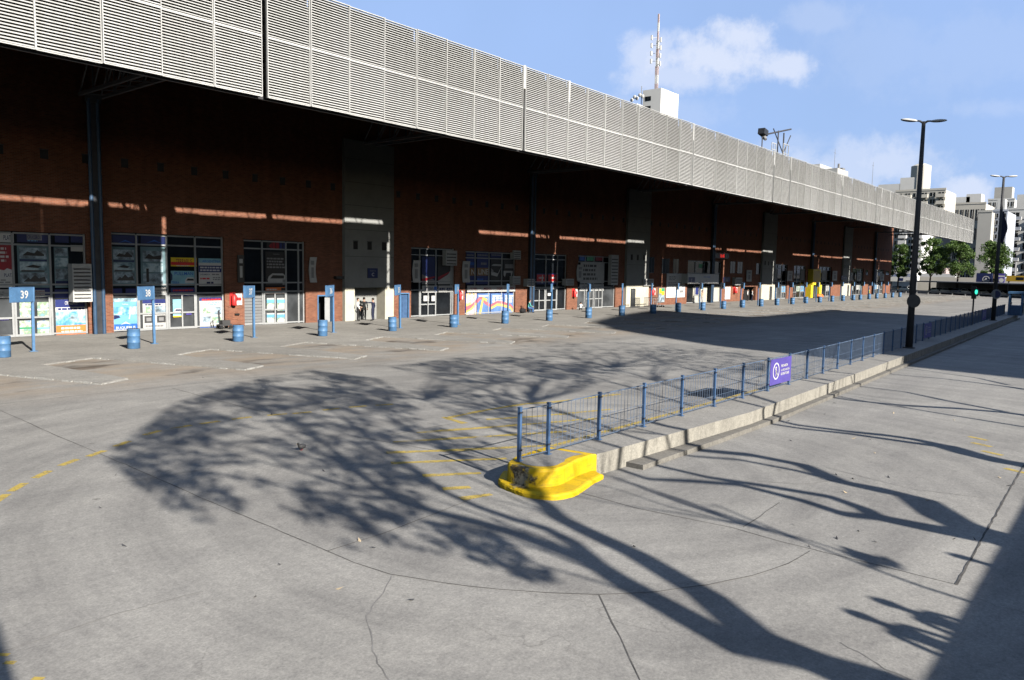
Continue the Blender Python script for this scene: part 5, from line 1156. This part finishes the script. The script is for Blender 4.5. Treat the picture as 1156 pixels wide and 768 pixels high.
def car(loc, rz, paint, label):
    t = thing('parked_car', label, 'car', loc, 'cars parked under the low shelter', rz)
    prof = [(-2.1,.35),(-2.15,.75),(-1.5,.88),(-.8,1.38),(.75,1.42),(1.45,.98),(2.1,.9),(2.15,.35)]
    b = MB(); n = len(prof)
    ins = [.0,.0,.02,.16,.16,.04,.0,.0]
    vs = [(x,-.86+i_,z) for (x,z), i_ in zip(prof, ins)]+[(x,.86-i_,z) for (x,z), i_ in zip(prof, ins)]
    b.add(vs, [tuple(range(n-1,-1,-1)), tuple(range(n,2*n))]+[(i,(i+1)%n,(i+1)%n+n,i+n) for i in range(n)], paint); b.build('body', t)
    b = MB()
    for s_ in (-1,1): b.add([(-.72,s_*.74,1.32),(.7,s_*.74,1.35),(1.25,s_*.85,.98),(-1.3,s_*.86,.94)],[(0,1,2,3) if s_ > 0 else (3,2,1,0)],'glass')
    b.add([(-.84,-.6,1.36),(-.84,.6,1.36),(-1.44,.74,.93),(-1.44,-.74,.93)],[(0,1,2,3)],'glass'); b.add([(.82,-.6,1.39),(.82,.6,1.39),(1.4,.74,1.02),(1.4,-.74,1.02)],[(3,2,1,0)],'glass'); b.build('windows', t)
    for x_ in (-1.3,1.3):
        for s_ in (-1,1):
            b = MB(); b.tube([(x_,s_*.72,.31),(x_,s_*.9,.31)],.31,'rubber',14); w_ = b.build('wheel', t); q = MB(); q.tube([(x_,s_*.9,.31),(x_,s_*.91,.31)],.18,'alu',10); q.build('rim', w_)
rz = math.atan2(d.y, d.x)
for k, (px, paint, lab) in enumerate(((1012,'car_dark','dark car under the shelter nearest the building end'),(1024,'car_white','pale car under the shelter left of the near street lamp'),(1057,'car_white','white car parked under the shelter in the open middle'),(1070,'car_grey','grey car under the shelter right of the white one'),(1082,'car_blue','dark blue car under the shelter, before the traffic light'),(1092,'car_white','white car under the shelter just left of the traffic light'),(1113,'car_dark','dark car under the shelter between traffic light and far lamp'),(1131,'car_grey','grey car under the shelter right of the far lamp'))):
    q = onX(px, 330, 200); s_ = (q-SA); 
    # intersection of the sight line with the shelter's centre line
    o1 = SA+nrm*4; den = q.x*d.y-q.y*d.x; tt = (o1.x*d.y-o1.y*d.x)/den; P_ = Vector((q.x*tt, q.y*tt, 0))
    car(P_, rz+(math.pi if k % 2 else 0)+random.uniform(-.05,.05), paint, lab)
# street beyond: hoarding, navy trailer, banner, yellow lorry
def boxthing(name, label, cat, X, px0, px1, py0, py1, depth, mat, els=None, legs=None):
    a, c = onX(px0, 315, X), onX(px1, 315, X); z0, z1 = onX((px0+px1)/2, py1, X).z, onX((px0+px1)/2, py0, X).z; o = Vector((X, (a.y+c.y)/2, 0)); t = thing(name, label, cat, o)
    b = MB(); b.box(X, X+depth, c.y, a.y, z0, z1, mat); b.build('body', t, o)
    if legs:
        b = MB()
        for y in (c.y+.5, a.y-.5): b.box(X+.2,X+.5,y-.15,y+.15,0,z0,'steel_dark')
        b.build('leg', t, o)
    if els: els(t, o, X, c.y, a.y, z0, z1)
    return t
def ex_hoard(t, o, X, y0, y1, z0, z1):
    b = MB(); U = (0,-1,0); b.text((X-.02,(y0+y1)/2,z0+.55*(z1-z0)),U,(0,0,1),.8,'ESTACIONAMIENTO','blue','c',.01,(y1-y0)*.8); b.quad((X-.02,(y0+y1)/2+.6,z0+.06*(z1-z0)),(X-.02,(y0+y1)/2-.6,z0+.06*(z1-z0)),(X-.02,(y0+y1)/2-.6,z0+.3*(z1-z0)),(X-.02,(y0+y1)/2+.6,z0+.3*(z1-z0)),'navy'); b.build('lettering', t, o)
boxthing('white_hall', 'low white hall with a line of blue lettering past the building end', 'hall', 222, 1004, 1030, 305, 318, 8, 'bld_white', ex_hoard, True)
def ex_nav(t, o, X, y0, y1, z0, z1):
    b = MB(); yc = (y0+y1)/2-.4; zc = (z0+z1)/2; n = 16
    for k in range(n):
        p0, p1 = 2*math.pi*k/n, 2*math.pi*(k+1)/n; b.quad(*[(X-.02,yc+r_*math.cos(a_),zc+r_*math.sin(a_)) for r_, a_ in ((.75,p0),(.75,p1),(.6,p1),(.6,p0))],'white')
    b.add([(X-.02,yc-.4,zc-.35),(X-.02,yc+.4,zc-.35),(X-.02,yc,zc+.4)],[(0,1,2)],'white'); b.build('emblem', t, o)
boxthing('navy_hoarding', 'navy blue hoarding with a round white emblem under the trees', 'billboard', 214, 1102, 1120, 308.5, 322, .4, 'navy', ex_nav, True)
def ex_ban(t, o, X, y0, y1, z0, z1):
    b = MB(); H = z1-z0; b.quad((X-.02,y1,z0+.75*H),(X-.02,y0,z0+.75*H),(X-.02,y0,z0+.85*H),(X-.02,y1,z0+.85*H),'white'); b.quad((X-.02,y1,z0),(X-.02,y0,z0),(X-.02,y0,z0+.2*H),(X-.02,y1,z0+.2*H),'white'); b.tube([(X-.02,(y0+y1)/2,z0+.5*H),(X-.03,(y0+y1)/2,z0+.5*H)],.5,'white',14); b.build('printing', t, o)
boxthing('totem_sign', 'upright blue and white sign panel right of the navy hoarding', 'sign', 213, 1127, 1134, 309, 324, .5, 'purple', ex_ban, True)
def ex_lor(t, o, X, y0, y1, z0, z1):
    b = MB(); b.box(X+.3,X+2.3,y0+4,y1-1.5,z1+.01,z1+3.2,'grey'); b.build('grey_box', t, o)
    for k in range(3):
        q = MB(); y = y1-2-k*3.2; q.box(X-.03,X-.003,y-1.5,y,z0+.25*(z1-z0),z0+.75*(z1-z0),'glass'); q.build('window', t, o)
boxthing('yellow_site_hut', 'yellow site cabin with dark windows carrying a grey container', 'cabin', 216, 1136, 1168, 311.5, 318, 2.6, 'cargo_yellow', ex_lor, True)
boxthing('low_wall', 'pale low wall under the trees beyond the shelter', 'wall', 232, 1036, 1160, 313.5, 330, .5, 'bld_cream')
def ex_house(t, o, X, y0, y1, z0, z1):
    b = MB(); b.box(X+.5,X+6,(y0+y1)/2-2,(y0+y1)/2+2,z1+.01,z1+1.6,'antenna_red'); b.build('roof', t, o)
    for k in range(4): q = MB(); y = y0+(k+.6)*(y1-y0)/4; q.box(X-.03,X-.003,y-.8,y+.8,z0+.3*(z1-z0),z0+.75*(z1-z0),'glass'); q.build('window', t, o)
boxthing('street_kiosk', 'low pale buildings with a small red roof between the two middle trees', 'kiosk', 245, 1038, 1078, 309, 330, 6, 'bld_white', ex_house)

# ------------------------------------------------------------------ trees in view
def tree(base, h, cr, label, leaf='leaf', n=2600, seed=0, group=None, lsz=.55):
    rnd = random.Random(seed); o = Vector(base); t = thing('street_tree', label, 'tree', o, group)
    b = MB(); hb = h*.38
    b.tube([o, o+Vector((.1,.1,hb*.5)), o+Vector((.15,0,hb)), o+Vector((.1,.1,h*.8))],[.26,.2,.17,.05],'bark',8)
    cl = []
    for k in range(11):
        a = rnd.uniform(0,6.28); z = rnd.uniform(.42,.92)*h; rr = cr*rnd.uniform(.35,.95)*(1-.55*abs(z/h-.62)/.4)
        e = o+Vector((math.cos(a)*rr, math.sin(a)*rr, z)); s_ = o+Vector((.12,0,max(hb*.8,z-h*.22)))
        b.tube([s_, s_.lerp(e,.5)+Vector((0,0,.3)), e],[.09,.06,.02],'bark',6); cl.append((e, rnd.uniform(.22,.42)*cr))
    for k in range(42):
        a = rnd.uniform(0,6.28); z = h*rnd.uniform(.36,1.0); rr = cr*rnd.uniform(.1,1.0)*math.sqrt(max(.05,1-((z/h-.62)/.42)**2)); cl.append((o+Vector((math.cos(a)*rr,math.sin(a)*rr,z)), rnd.uniform(.10,.26)*cr))
    b.build('trunk', t, o, True)
    c = MB()
    for k in range(n):
        p, r_ = rnd.choice(cl); v = Vector((rnd.gauss(0,1),rnd.gauss(0,1),rnd.gauss(0,.8))).normalized()*r_*(rnd.random()**.4)*rnd.uniform(.8,1.35); q = p+v
        nn = Vector((rnd.gauss(0,1),rnd.gauss(0,1),rnd.gauss(.5,1))).normalized(); u = nn.orthogonal().normalized(); w_ = nn.cross(u); s_ = lsz*rnd.uniform(.5,1)
        c.add([q-u*s_*.5, q+w_*s_*.3, q+u*s_*.5, q-w_*s_*.3],[(0,1,2,3)], leaf if rnd.random() < .65 else 'leaf_dark')
    c.build('crown', t, o)
for i, (px, pt, wpx, X, lab) in enumerate(((1014,277,20,212,'slender green tree just past the end of the building'),(1050,271,28,212,'leafy green tree right of the near street lamp'),(1081,273,33,212,'dense round green tree, nearest left of the navy hoarding'),(1121,273,34,222,'light green tree behind the far street lamp'))):
    p0 = onX(px,320,X); top = onX(px,pt,X); cr = (onX(px-wpx/2,300,X)-onX(px+wpx/2,300,X)).length/2
    tree((X,p0.y,0), top.z, cr*1.28, lab, n=9000, seed=i+3, group='green street trees beyond the apron')

# ------------------------------------------------------------------ what stands behind the viewpoint and throws the shadows
def lift(P, Yp): 
    t_ = (P.y-Yp)/math.sin(SAZ); return Vector((P.x-t_*math.cos(SAZ), Yp, t_*TEL))
def slide(P, dt): return P+SUND*dt       # along the sun ray: the shadow stays where it is
def shadow_tree(label, Yp, branches, crowns, seed, base_r=.34, nleaf=2500, twig=True, lsz=.11):
    rnd = random.Random(seed); segs = []
    for br in branches:
        r0, r1 = br[0]; ph = rnd.uniform(0,6.28); amp = br[2] if len(br) > 2 else 0.
        pts = [onZ(x,y) for x, y in br[1]]; P3 = []
        for i, p in enumerate(pts): P3.append(slide(lift(p, Yp), br[3][i] if len(br) > 3 else amp*math.sin(ph+0.8*i)*min(1,i/2)))
        segs.append((P3, [r0+(r1-r0)*i/(len(P3)-1) for i in range(len(P3))]))
    f = segs[0][0][0]; foot = Vector((f.x-.25, f.y, 0)); o = foot
    t = thing('shade_tree', label, 'tree', o)
    b = MB(); b.tube([foot, foot.lerp(f,.5)+Vector((.1,0,0)), f],[base_r*1.25,base_r,segs[0][1][0]],'bark',10)
    for P3, rs in segs: b.tube(P3, rs, 'bark', 7)
    tw = MB(); tips = []
    if twig:
        for P3, rs in segs:
            if len(P3) < 6: continue
            for i in range(max(1,len(P3)-3), len(P3)):
                for _ in range(2 if i < len(P3)-1 else 4):
                    p = P3[i]; d_ = (P3[i]-P3[i-1]).normalized(); q = p; pts = [p]; L_ = rnd.uniform(.5,1.1)
                    dd = (d_+Vector((rnd.gauss(0,.4),rnd.gauss(0,.4),rnd.gauss(.1,.35)))).normalized()
                    for k in range(4): q = q+dd*L_; pts.append(q); dd = (dd+Vector((rnd.gauss(0,.25),rnd.gauss(0,.25),rnd.gauss(.05,.2)))).normalized()
                    b.tube(pts,[.035,.028,.02,.014,.008],'bark',4); tips.append(pts)
    def inpoly(G, x, y):
        r_ = False
        for i in range(len(G)):
            a_, b_ = G[i], G[i-1]
            if (a_.y > y) != (b_.y > y) and x < (b_.x-a_.x)*(y-a_.y)/(b_.y-a_.y)+a_.x: r_ = not r_
        return r_
    src = []
    for br in branches[1:]:
        ps = [onZ(x,y) for x, y in br[1]]; src += ps[len(ps)//2:]
    for poly, dens in crowns:
        if dens < .3 or not src: continue
        G = [onZ(x,y).xy for x, y in poly]; k = 0
        while k < int(46*dens):
            tx, ty = rnd.uniform(min(p.x for p in G),max(p.x for p in G)), rnd.uniform(min(p.y for p in G),max(p.y for p in G))
            if not inpoly(G, tx, ty): continue
            k += 1; T_ = Vector((tx,ty,0)); cand = [q for q in src if q.y < ty-.3] or src; A_ = min(cand, key=lambda q: (q-T_).length*rnd.uniform(.8,1.4)); pn = (T_-A_).cross(Vector((0,0,1)))*rnd.uniform(-.16,.16); dz = rnd.gauss(0,1.2); pts = []
            for i in range(6): f_ = i/5; pts.append(slide(lift(A_.lerp(T_,f_)+pn*math.sin(math.pi*f_)+Vector((rnd.gauss(0,.06),rnd.gauss(0,.06),0)), Yp), dz*f_))
            b.tube(pts,[.045,.038,.03,.024,.017,.01],'bark',4)
    b.build('trunk', t, o, True)
    c = MB()
    for poly, dens in crowns:
        G = [onZ(x,y).xy for x, y in poly]; x0, x1 = min(p.x for p in G), max(p.x for p in G); y0, y1 = min(p.y for p in G), max(p.y for p in G)
        def inside(x, y):
            r_ = False
            for i in range(len(G)):
                a_, b_ = G[i], G[i-1]
                if (a_.y > y) != (b_.y > y) and x < (b_.x-a_.x)*(y-a_.y)/(b_.y-a_.y)+a_.x: r_ = not r_
            return r_
        area = 0; cnt = 0; tgt = int(nleaf*dens*2.6); tries = 0
        while cnt < tgt and tries < tgt*40:
            tries += 1; x, y = rnd.uniform(x0,x1), rnd.uniform(y0,y1)
            if not inside(x, y): continue
            nz_ = noise.noise(Vector((x*.5, y*.28, seed)))+.8*noise.noise(Vector((x*1.9, y*1.1, seed+9)))
            if nz_ < rnd.uniform(-.45,.5): continue
            q = slide(lift(Vector((x,y,0)), Yp), rnd.gauss(0,1.6)); nn = Vector((rnd.gauss(0,1),rnd.gauss(0,1),rnd.gauss(0,1))).normalized(); u = nn.orthogonal().normalized(); w_ = nn.cross(u); s_ = lsz*rnd.uniform(.6,1.3)
            if q.z < 2: continue
            c.add([q-u*s_, q+w_*s_*.6, q+u*s_, q-w_*s_*.6],[(0,1,2,3)],'leaf_dark'); cnt += 1
    if c.v: c.build('crown', t, o)
    return t
shadow_tree('big sparse-leaved tree by the footbridge whose crown shades the middle of the apron', -7.5, [
    ((.30,.25),[(1015,778),(930,752),(858,722)]),
    ((.22,.13),[(858,722),(799,673),(759,650),(717.8,625.7),(658,597.8),(630,584),(614,568),(590,556)],.6),
    ((.25,.17),[(880,735),(830,728),(779,699),(739,677),(700,655),(670,635.6)],.5),
    ((.17,.05),[(670,635.6),(618,615.7),(578.6,601.8),(538.8,589.8),(491,578),(447,564),(405,535),(372,505),(340,480),(300,462)],.8),
    ((.12,.04),[(672,634),(646,611.7),(614,595.8),(578.6,585.9),(538.8,572),(505,557),(470,535),(430,505),(400,480),(360,455)],.9),
    ((.10,.03),[(614,568),(570,545),(530,522),(490,500),(450,478),(420,455)],.9),
    ((.07,.02),[(491,578),(440,552),(390,548),(330,530),(270,515),(215,500)],1.),
    ((.07,.02),[(447,564),(400,560),(350,555),(300,545),(240,535)],1.),
    ((.06,.02),[(405,535),(360,520),(300,498),(240,480)],1.),
    ((.06,.02),[(530,522),(480,487),(440,462),(380,440)],1.),
    ((.05,.02),[(590,556),(545,530),(500,508),(450,492),(410,475)],1.)],
    [([(112,515),(150,490),(200,455),(280,430),(350,418),(430,428),(480,465),(450,510),(330,520),(300,560),(235,592),(190,575),(150,545)],1.0),
     ([(330,520),(450,510),(500,550),(450,600),(400,600),(330,575)],.16), ([(300,560),(560,600),(640,660),(560,650),(420,640)],.07)], 5, .36, 2300)
shadow_tree('forked tree by the footbridge, second along, casting wavy branch shadows on the lane', -7.0, [
    ((0.413,0.375),[(1175,622),(1140,610),(1106,601)]),
    ((0.275,0.062),[(1106,601),(1071,586.5),(1035,563),(992,553),(944.6,543),(905,525),(846,513.5),(783,507.6),(720,494),(660,474),(600,455)],.5),
    ((0.275,0.175),[(1106,603),(1079,602),(1039,594),(992,584.5)],.4),
    ((0.138,0.037),[(992,584.5),(976,575),(937,561),(866,549),(799,539),(739,525),(680,506),(620,484),(560,462)],.7),
    ((0.138,0.037),[(992,584.5),(952,580.6),(905,565),(834,547),(779,543),(731.6,541),(670,520),(600,498),(540,476),(480,452)],.7),
    ((0.088,0.025),[(944.6,543),(897,531),(834,519),(779,515),(720,505),(650,488),(580,466)],.8),
    ((.045,.012),[(1150,700),(1110,684),(1040,662),(980,640),(910,612),(870,601),(845,594)],.3),
    ((.035,.012),[(1015,640),(985,634),(950,622),(900,606),(845,594)],.3)],
    [([(440,415),(510,404),(620,402),(700,408),(705,420),(650,440),(590,436),(510,432)],.75), ([(945,618),(985,624),(1020,640),(985,640)],.012), ([(430,440),(580,445),(600,500),(520,520),(440,480)],.16)], 11, .3, 1700)
shadow_tree('third tree along by the footbridge, casting a long double branch shadow', -7.0, [
    ((0.290,0.246),[(1185,532),(1156,525),(1131,521),(1095,512.5),(1060,502)]),
    ((0.160,0.043),[(1060,502),(1031,496),(1001.7,491.7),(960,487.5),(900,480),(850,468),(800,450),(740,430),(690,415)],.5),
    ((0.131,0.043),[(1060,504),(1022.5,499),(960,490),(905,484),(840,474),(780,458),(720,440),(650,420)],.5)],
    [([(560,385),(700,382),(850,398),(900,410),(860,425),(720,420),(600,405)],.5)], 17, .24, 1000)
shadow_tree('fourth tree along by the footbridge, with three slim branch shadows', -7.0, [
    ((0.189,0.160),[(1185,474),(1156,468.7),(1133,465.6)]),
    ((0.131,0.043),[(1133,465.6),(1085,461.5),(1022.5,458),(960,452),(900,443),(850,434),(800,422),(750,410)],.5),
    ((0.102,0.029),[(1133,464.6),(1066,452),(1022.5,442.7),(972.5,436.5),(920,430),(860,418)],.5),
    ((0.087,0.043),[(1190,487),(1156,482),(1072.5,468.7),(1022.5,460.4),(970,452),(915,441)],.5)],
    [([(700,390),(850,400),(900,415),(820,420),(720,405)],.3)], 23, .2, 700)
shadow_tree('fifth tree along by the footbridge, slimmest, with two branch shadows', -7.0, [
    ((0.154,0.126),[(1185,444),(1156,439.6),(1137,436.5)]),
    ((0.098,0.042),[(1137,436.5),(1085,430),(1058,427),(1010,423),(960,414)],.4),
    ((0.070,0.028),[(1139,435),(1104,427),(1031,416.7),(980,408)],.4)], [], 29, .16, 10)
# tower block whose shadow lies over the far half of the apron
PX = [(1023,410),(864,396.4),(815.7,391.6),(774,385.4),(686,370.8),(668,364),(694.6,357),(736,350.8),(770.7,356),(798,360.5),(853.8,357.7),(902,353.5),(935,350),(1000,355),(1062,361)]
Yb = -45.
prof = []
for x, y in PX:
    P_ = onZ(x, y); q = lift(P_, Yb); prof.append((q.x, q.z))
prof = [(prof[0][0]-.3, prof[0][1]*.6)]+prof
xb = onZ(1062,361); 
b = MB(); Xmax = 260.
top = prof+[(Xmax, prof[-1][1]*.8)]
fv = [(x, Yb, z) for x, z in top]+[(x, Yb, 0) for x, z in top[::-1]]
bk = [(x-30*math.cos(SAZ)*.97, Yb-30, z) for x, y_, z in fv]
n = len(fv); b.add(fv+bk, [tuple(range(n-1,-1,-1)), tuple(range(n,2*n))]+[(i,(i+1)%n,(i+1)%n+n,i+n) for i in range(n)], 'bld_cream')
t = thing('office_block', 'large stepped block whose shadow darkens the far half of the apron', 'building', (100,Yb,0)); b.build('wall', t, (100,Yb,0))
# raised footbridge with railing and people
Yd, zd = -5.2, 2.6
t = thing('footbridge', 'raised footbridge with a railing, beside the trees', 'footbridge', (8,Yd,0))
b = MB(); b.box(4.6,60,Yd-5,Yd,zd-.9,zd,'portal_grey'); b.build('deck', t, (8,Yd,0))
b = MB(); b.box(4.6,60,Yd-.06,Yd-.02,zd+.01,zd+1.06,'portal_grey'); b.build('parapet_panel', t, (8,Yd,0))
b = MB()
for z in (.35,1.14): b.bar((4.6,Yd-.1,zd+z),(60,Yd-.1,zd+z),.045,.045,'steel_dark')
X = 4.6
while X < 60: b.bar((X,Yd-.1,zd),(X,Yd-.1,zd+1.1),.05,.05,'steel_dark'); X += 1.5
b.build('railing', t, (8,Yd,0))
for k in range(6):
    b = MB(); b.box(6+k*10,6.6+k*10,Yd-3,Yd-2,0,zd-.901,'portal_grey'); b.build('pier', t, (8,Yd,0))
def onlooker(px, py, lab):
    P_ = onZ(px, py); z = zd+1.68; s_ = z/TEL; q = Vector((P_.x-s_*math.cos(SAZ), P_.y-s_*math.sin(SAZ), zd)); person(q, math.pi-.2, lab, 'cloth_navy', 'jeans')
onlooker(966,693,'person leaning on the footbridge rail, nearest the camera'); onlooker(996,679,'person on the footbridge beside the first onlooker'); onlooker(1082,628,'person on the footbridge, third along the rail')
# unseen slim pole, added left of view for the shadow it casts
P_ = onZ(-15,705); q = lift(P_, -3.)
b = MB(); b.tube([(q.x,-3,0),(q.x,-3,q.z)],[.2,.12],'concrete_lamp',10); single('street_lamp', b, 'unseen pole added outside the left edge to cast a shadow', 'street lamp', Vector((q.x,-3,0)))

# ------------------------------------------------------------------ sky, sun, camera
W = bpy.data.worlds.new('World'); S.world = W; W.use_nodes = True; nt = W.node_tree
bg = nt.nodes['Background']; SKY = .05; EXPO = .97
bg.inputs['Strength'].default_value = SKY
sk = N(nt, 'ShaderNodeTexSky'); sk.sky_type = 'NISHITA'; sk.sun_disc = False; sk.sun_elevation = SEL; sk.sun_rotation = math.atan2(-SUND.x, -SUND.y)
sk.air_density = 1.0; sk.dust_density = .6; sk.ozone_density = 1.6
gen = N(nt, 'ShaderNodeTexCoord').outputs['Generated']
def vdot(v):
    n_ = N(nt, 'ShaderNodeVectorMath', operation='DOT_PRODUCT'); nt.links.new(gen, n_.inputs[0]); n_.inputs[1].default_value = tuple(v); return n_.outputs['Value']
nz1 = noise_fac(nt, 17, 9, gen, .66); nz2 = noise_fac(nt, 5, 4, gen, .5)
tot = None
for px, py, rx, ry, dens in ((800,68,80,26,.95),(880,76,45,18,.9),(735,62,40,26,.75),(838,44,38,24,.95),(770,85,70,20,.7),(960,190,95,28,.6),(1005,186,45,28,.7),(890,170,60,22,.25),(1093,218,26,18,.85),(1050,60,150,40,.12),(1130,122,50,12,.2),(700,130,150,20,.2),(920,20,40,18,.25)):
    c = ray(px, py).normalized(); u = (cR-c*cR.dot(c)).normalized(); v = u.cross(c); 
    a_ = mathn(nt, 'DIVIDE', vdot(u), rx/FPX); b_ = mathn(nt, 'DIVIDE', vdot(v), ry/FPX)
    r2 = mathn(nt, 'SQRT', mathn(nt, 'ADD', mathn(nt, 'MULTIPLY', a_, a_), mathn(nt, 'MULTIPLY', b_, b_)))
    e_ = mathn(nt, 'SUBTRACT', mathn(nt, 'ADD', mathn(nt, 'MULTIPLY', nz1, 2.6), -.15), r2)
    mr = N(nt, 'ShaderNodeMapRange', interpolation_type='SMOOTHSTEP'); nt.links.new(e_, mr.inputs[0]); mr.inputs[1].default_value = 0.; mr.inputs[2].default_value = .85; mr.inputs[4].default_value = dens
    fr = mathn(nt, 'MULTIPLY', mr.outputs[0], mathn(nt, 'GREATER_THAN', vdot(c), .3))
    tot = fr if tot is None else mathn(nt, 'MAXIMUM', tot, fr)
k = 1/SKY/2**EXPO
# bluish brightening painted into the sky beyond the terminal, not a cloud layer
vc = ray(900, 60).normalized(); ve = N(nt, 'ShaderNodeMapRange', interpolation_type='SMOOTHSTEP'); nt.links.new(vdot(vc), ve.inputs[0]); ve.inputs[1].default_value = .55; ve.inputs[2].default_value = .9
vf = mathn(nt, 'MULTIPLY', ve.outputs[0], mathn(nt, 'MULTIPLY_ADD', nz2, .25, .68))
sky2 = mixc(nt, vf, sk.outputs[0], (.41*k,.60*k,1.02*k))
cc = mixc(nt, mathn(nt, 'MULTIPLY', tot, .92), sky2, (.76*k,.83*k,1.0*k))
nt.links.new(cc, bg.inputs['Color'])
sl = bpy.data.lights.new('sun', 'SUN'); sl.energy = 5.0; sl.angle = math.radians(.53); sl.color = (1,.94,.85)
so = bpy.data.objects.new('sun', sl); COL.objects.link(so); so.rotation_euler = SUND.to_track_quat('-Z', 'Y').to_euler(); so.location = (0,-30,60)
cd = bpy.data.cameras.new('camera'); cd.sensor_width = 36; cd.lens = FPX/PW*36; cd.clip_start = .1; cd.clip_end = 6000
co = bpy.data.objects.new('camera', cd); COL.objects.link(co); co.location = (0,0,CZ)
from mathutils import Matrix
co.rotation_euler = Matrix((cR, cU, -cF)).transposed().to_euler()
S.camera = co
S.view_settings.view_transform = 'Standard'; S.view_settings.look = 'None'; S.view_settings.exposure = EXPO; S.view_settings.gamma = 1
S.cycles.diffuse_bounces = 0      # deep, contrasty shade, as the camera recorded it
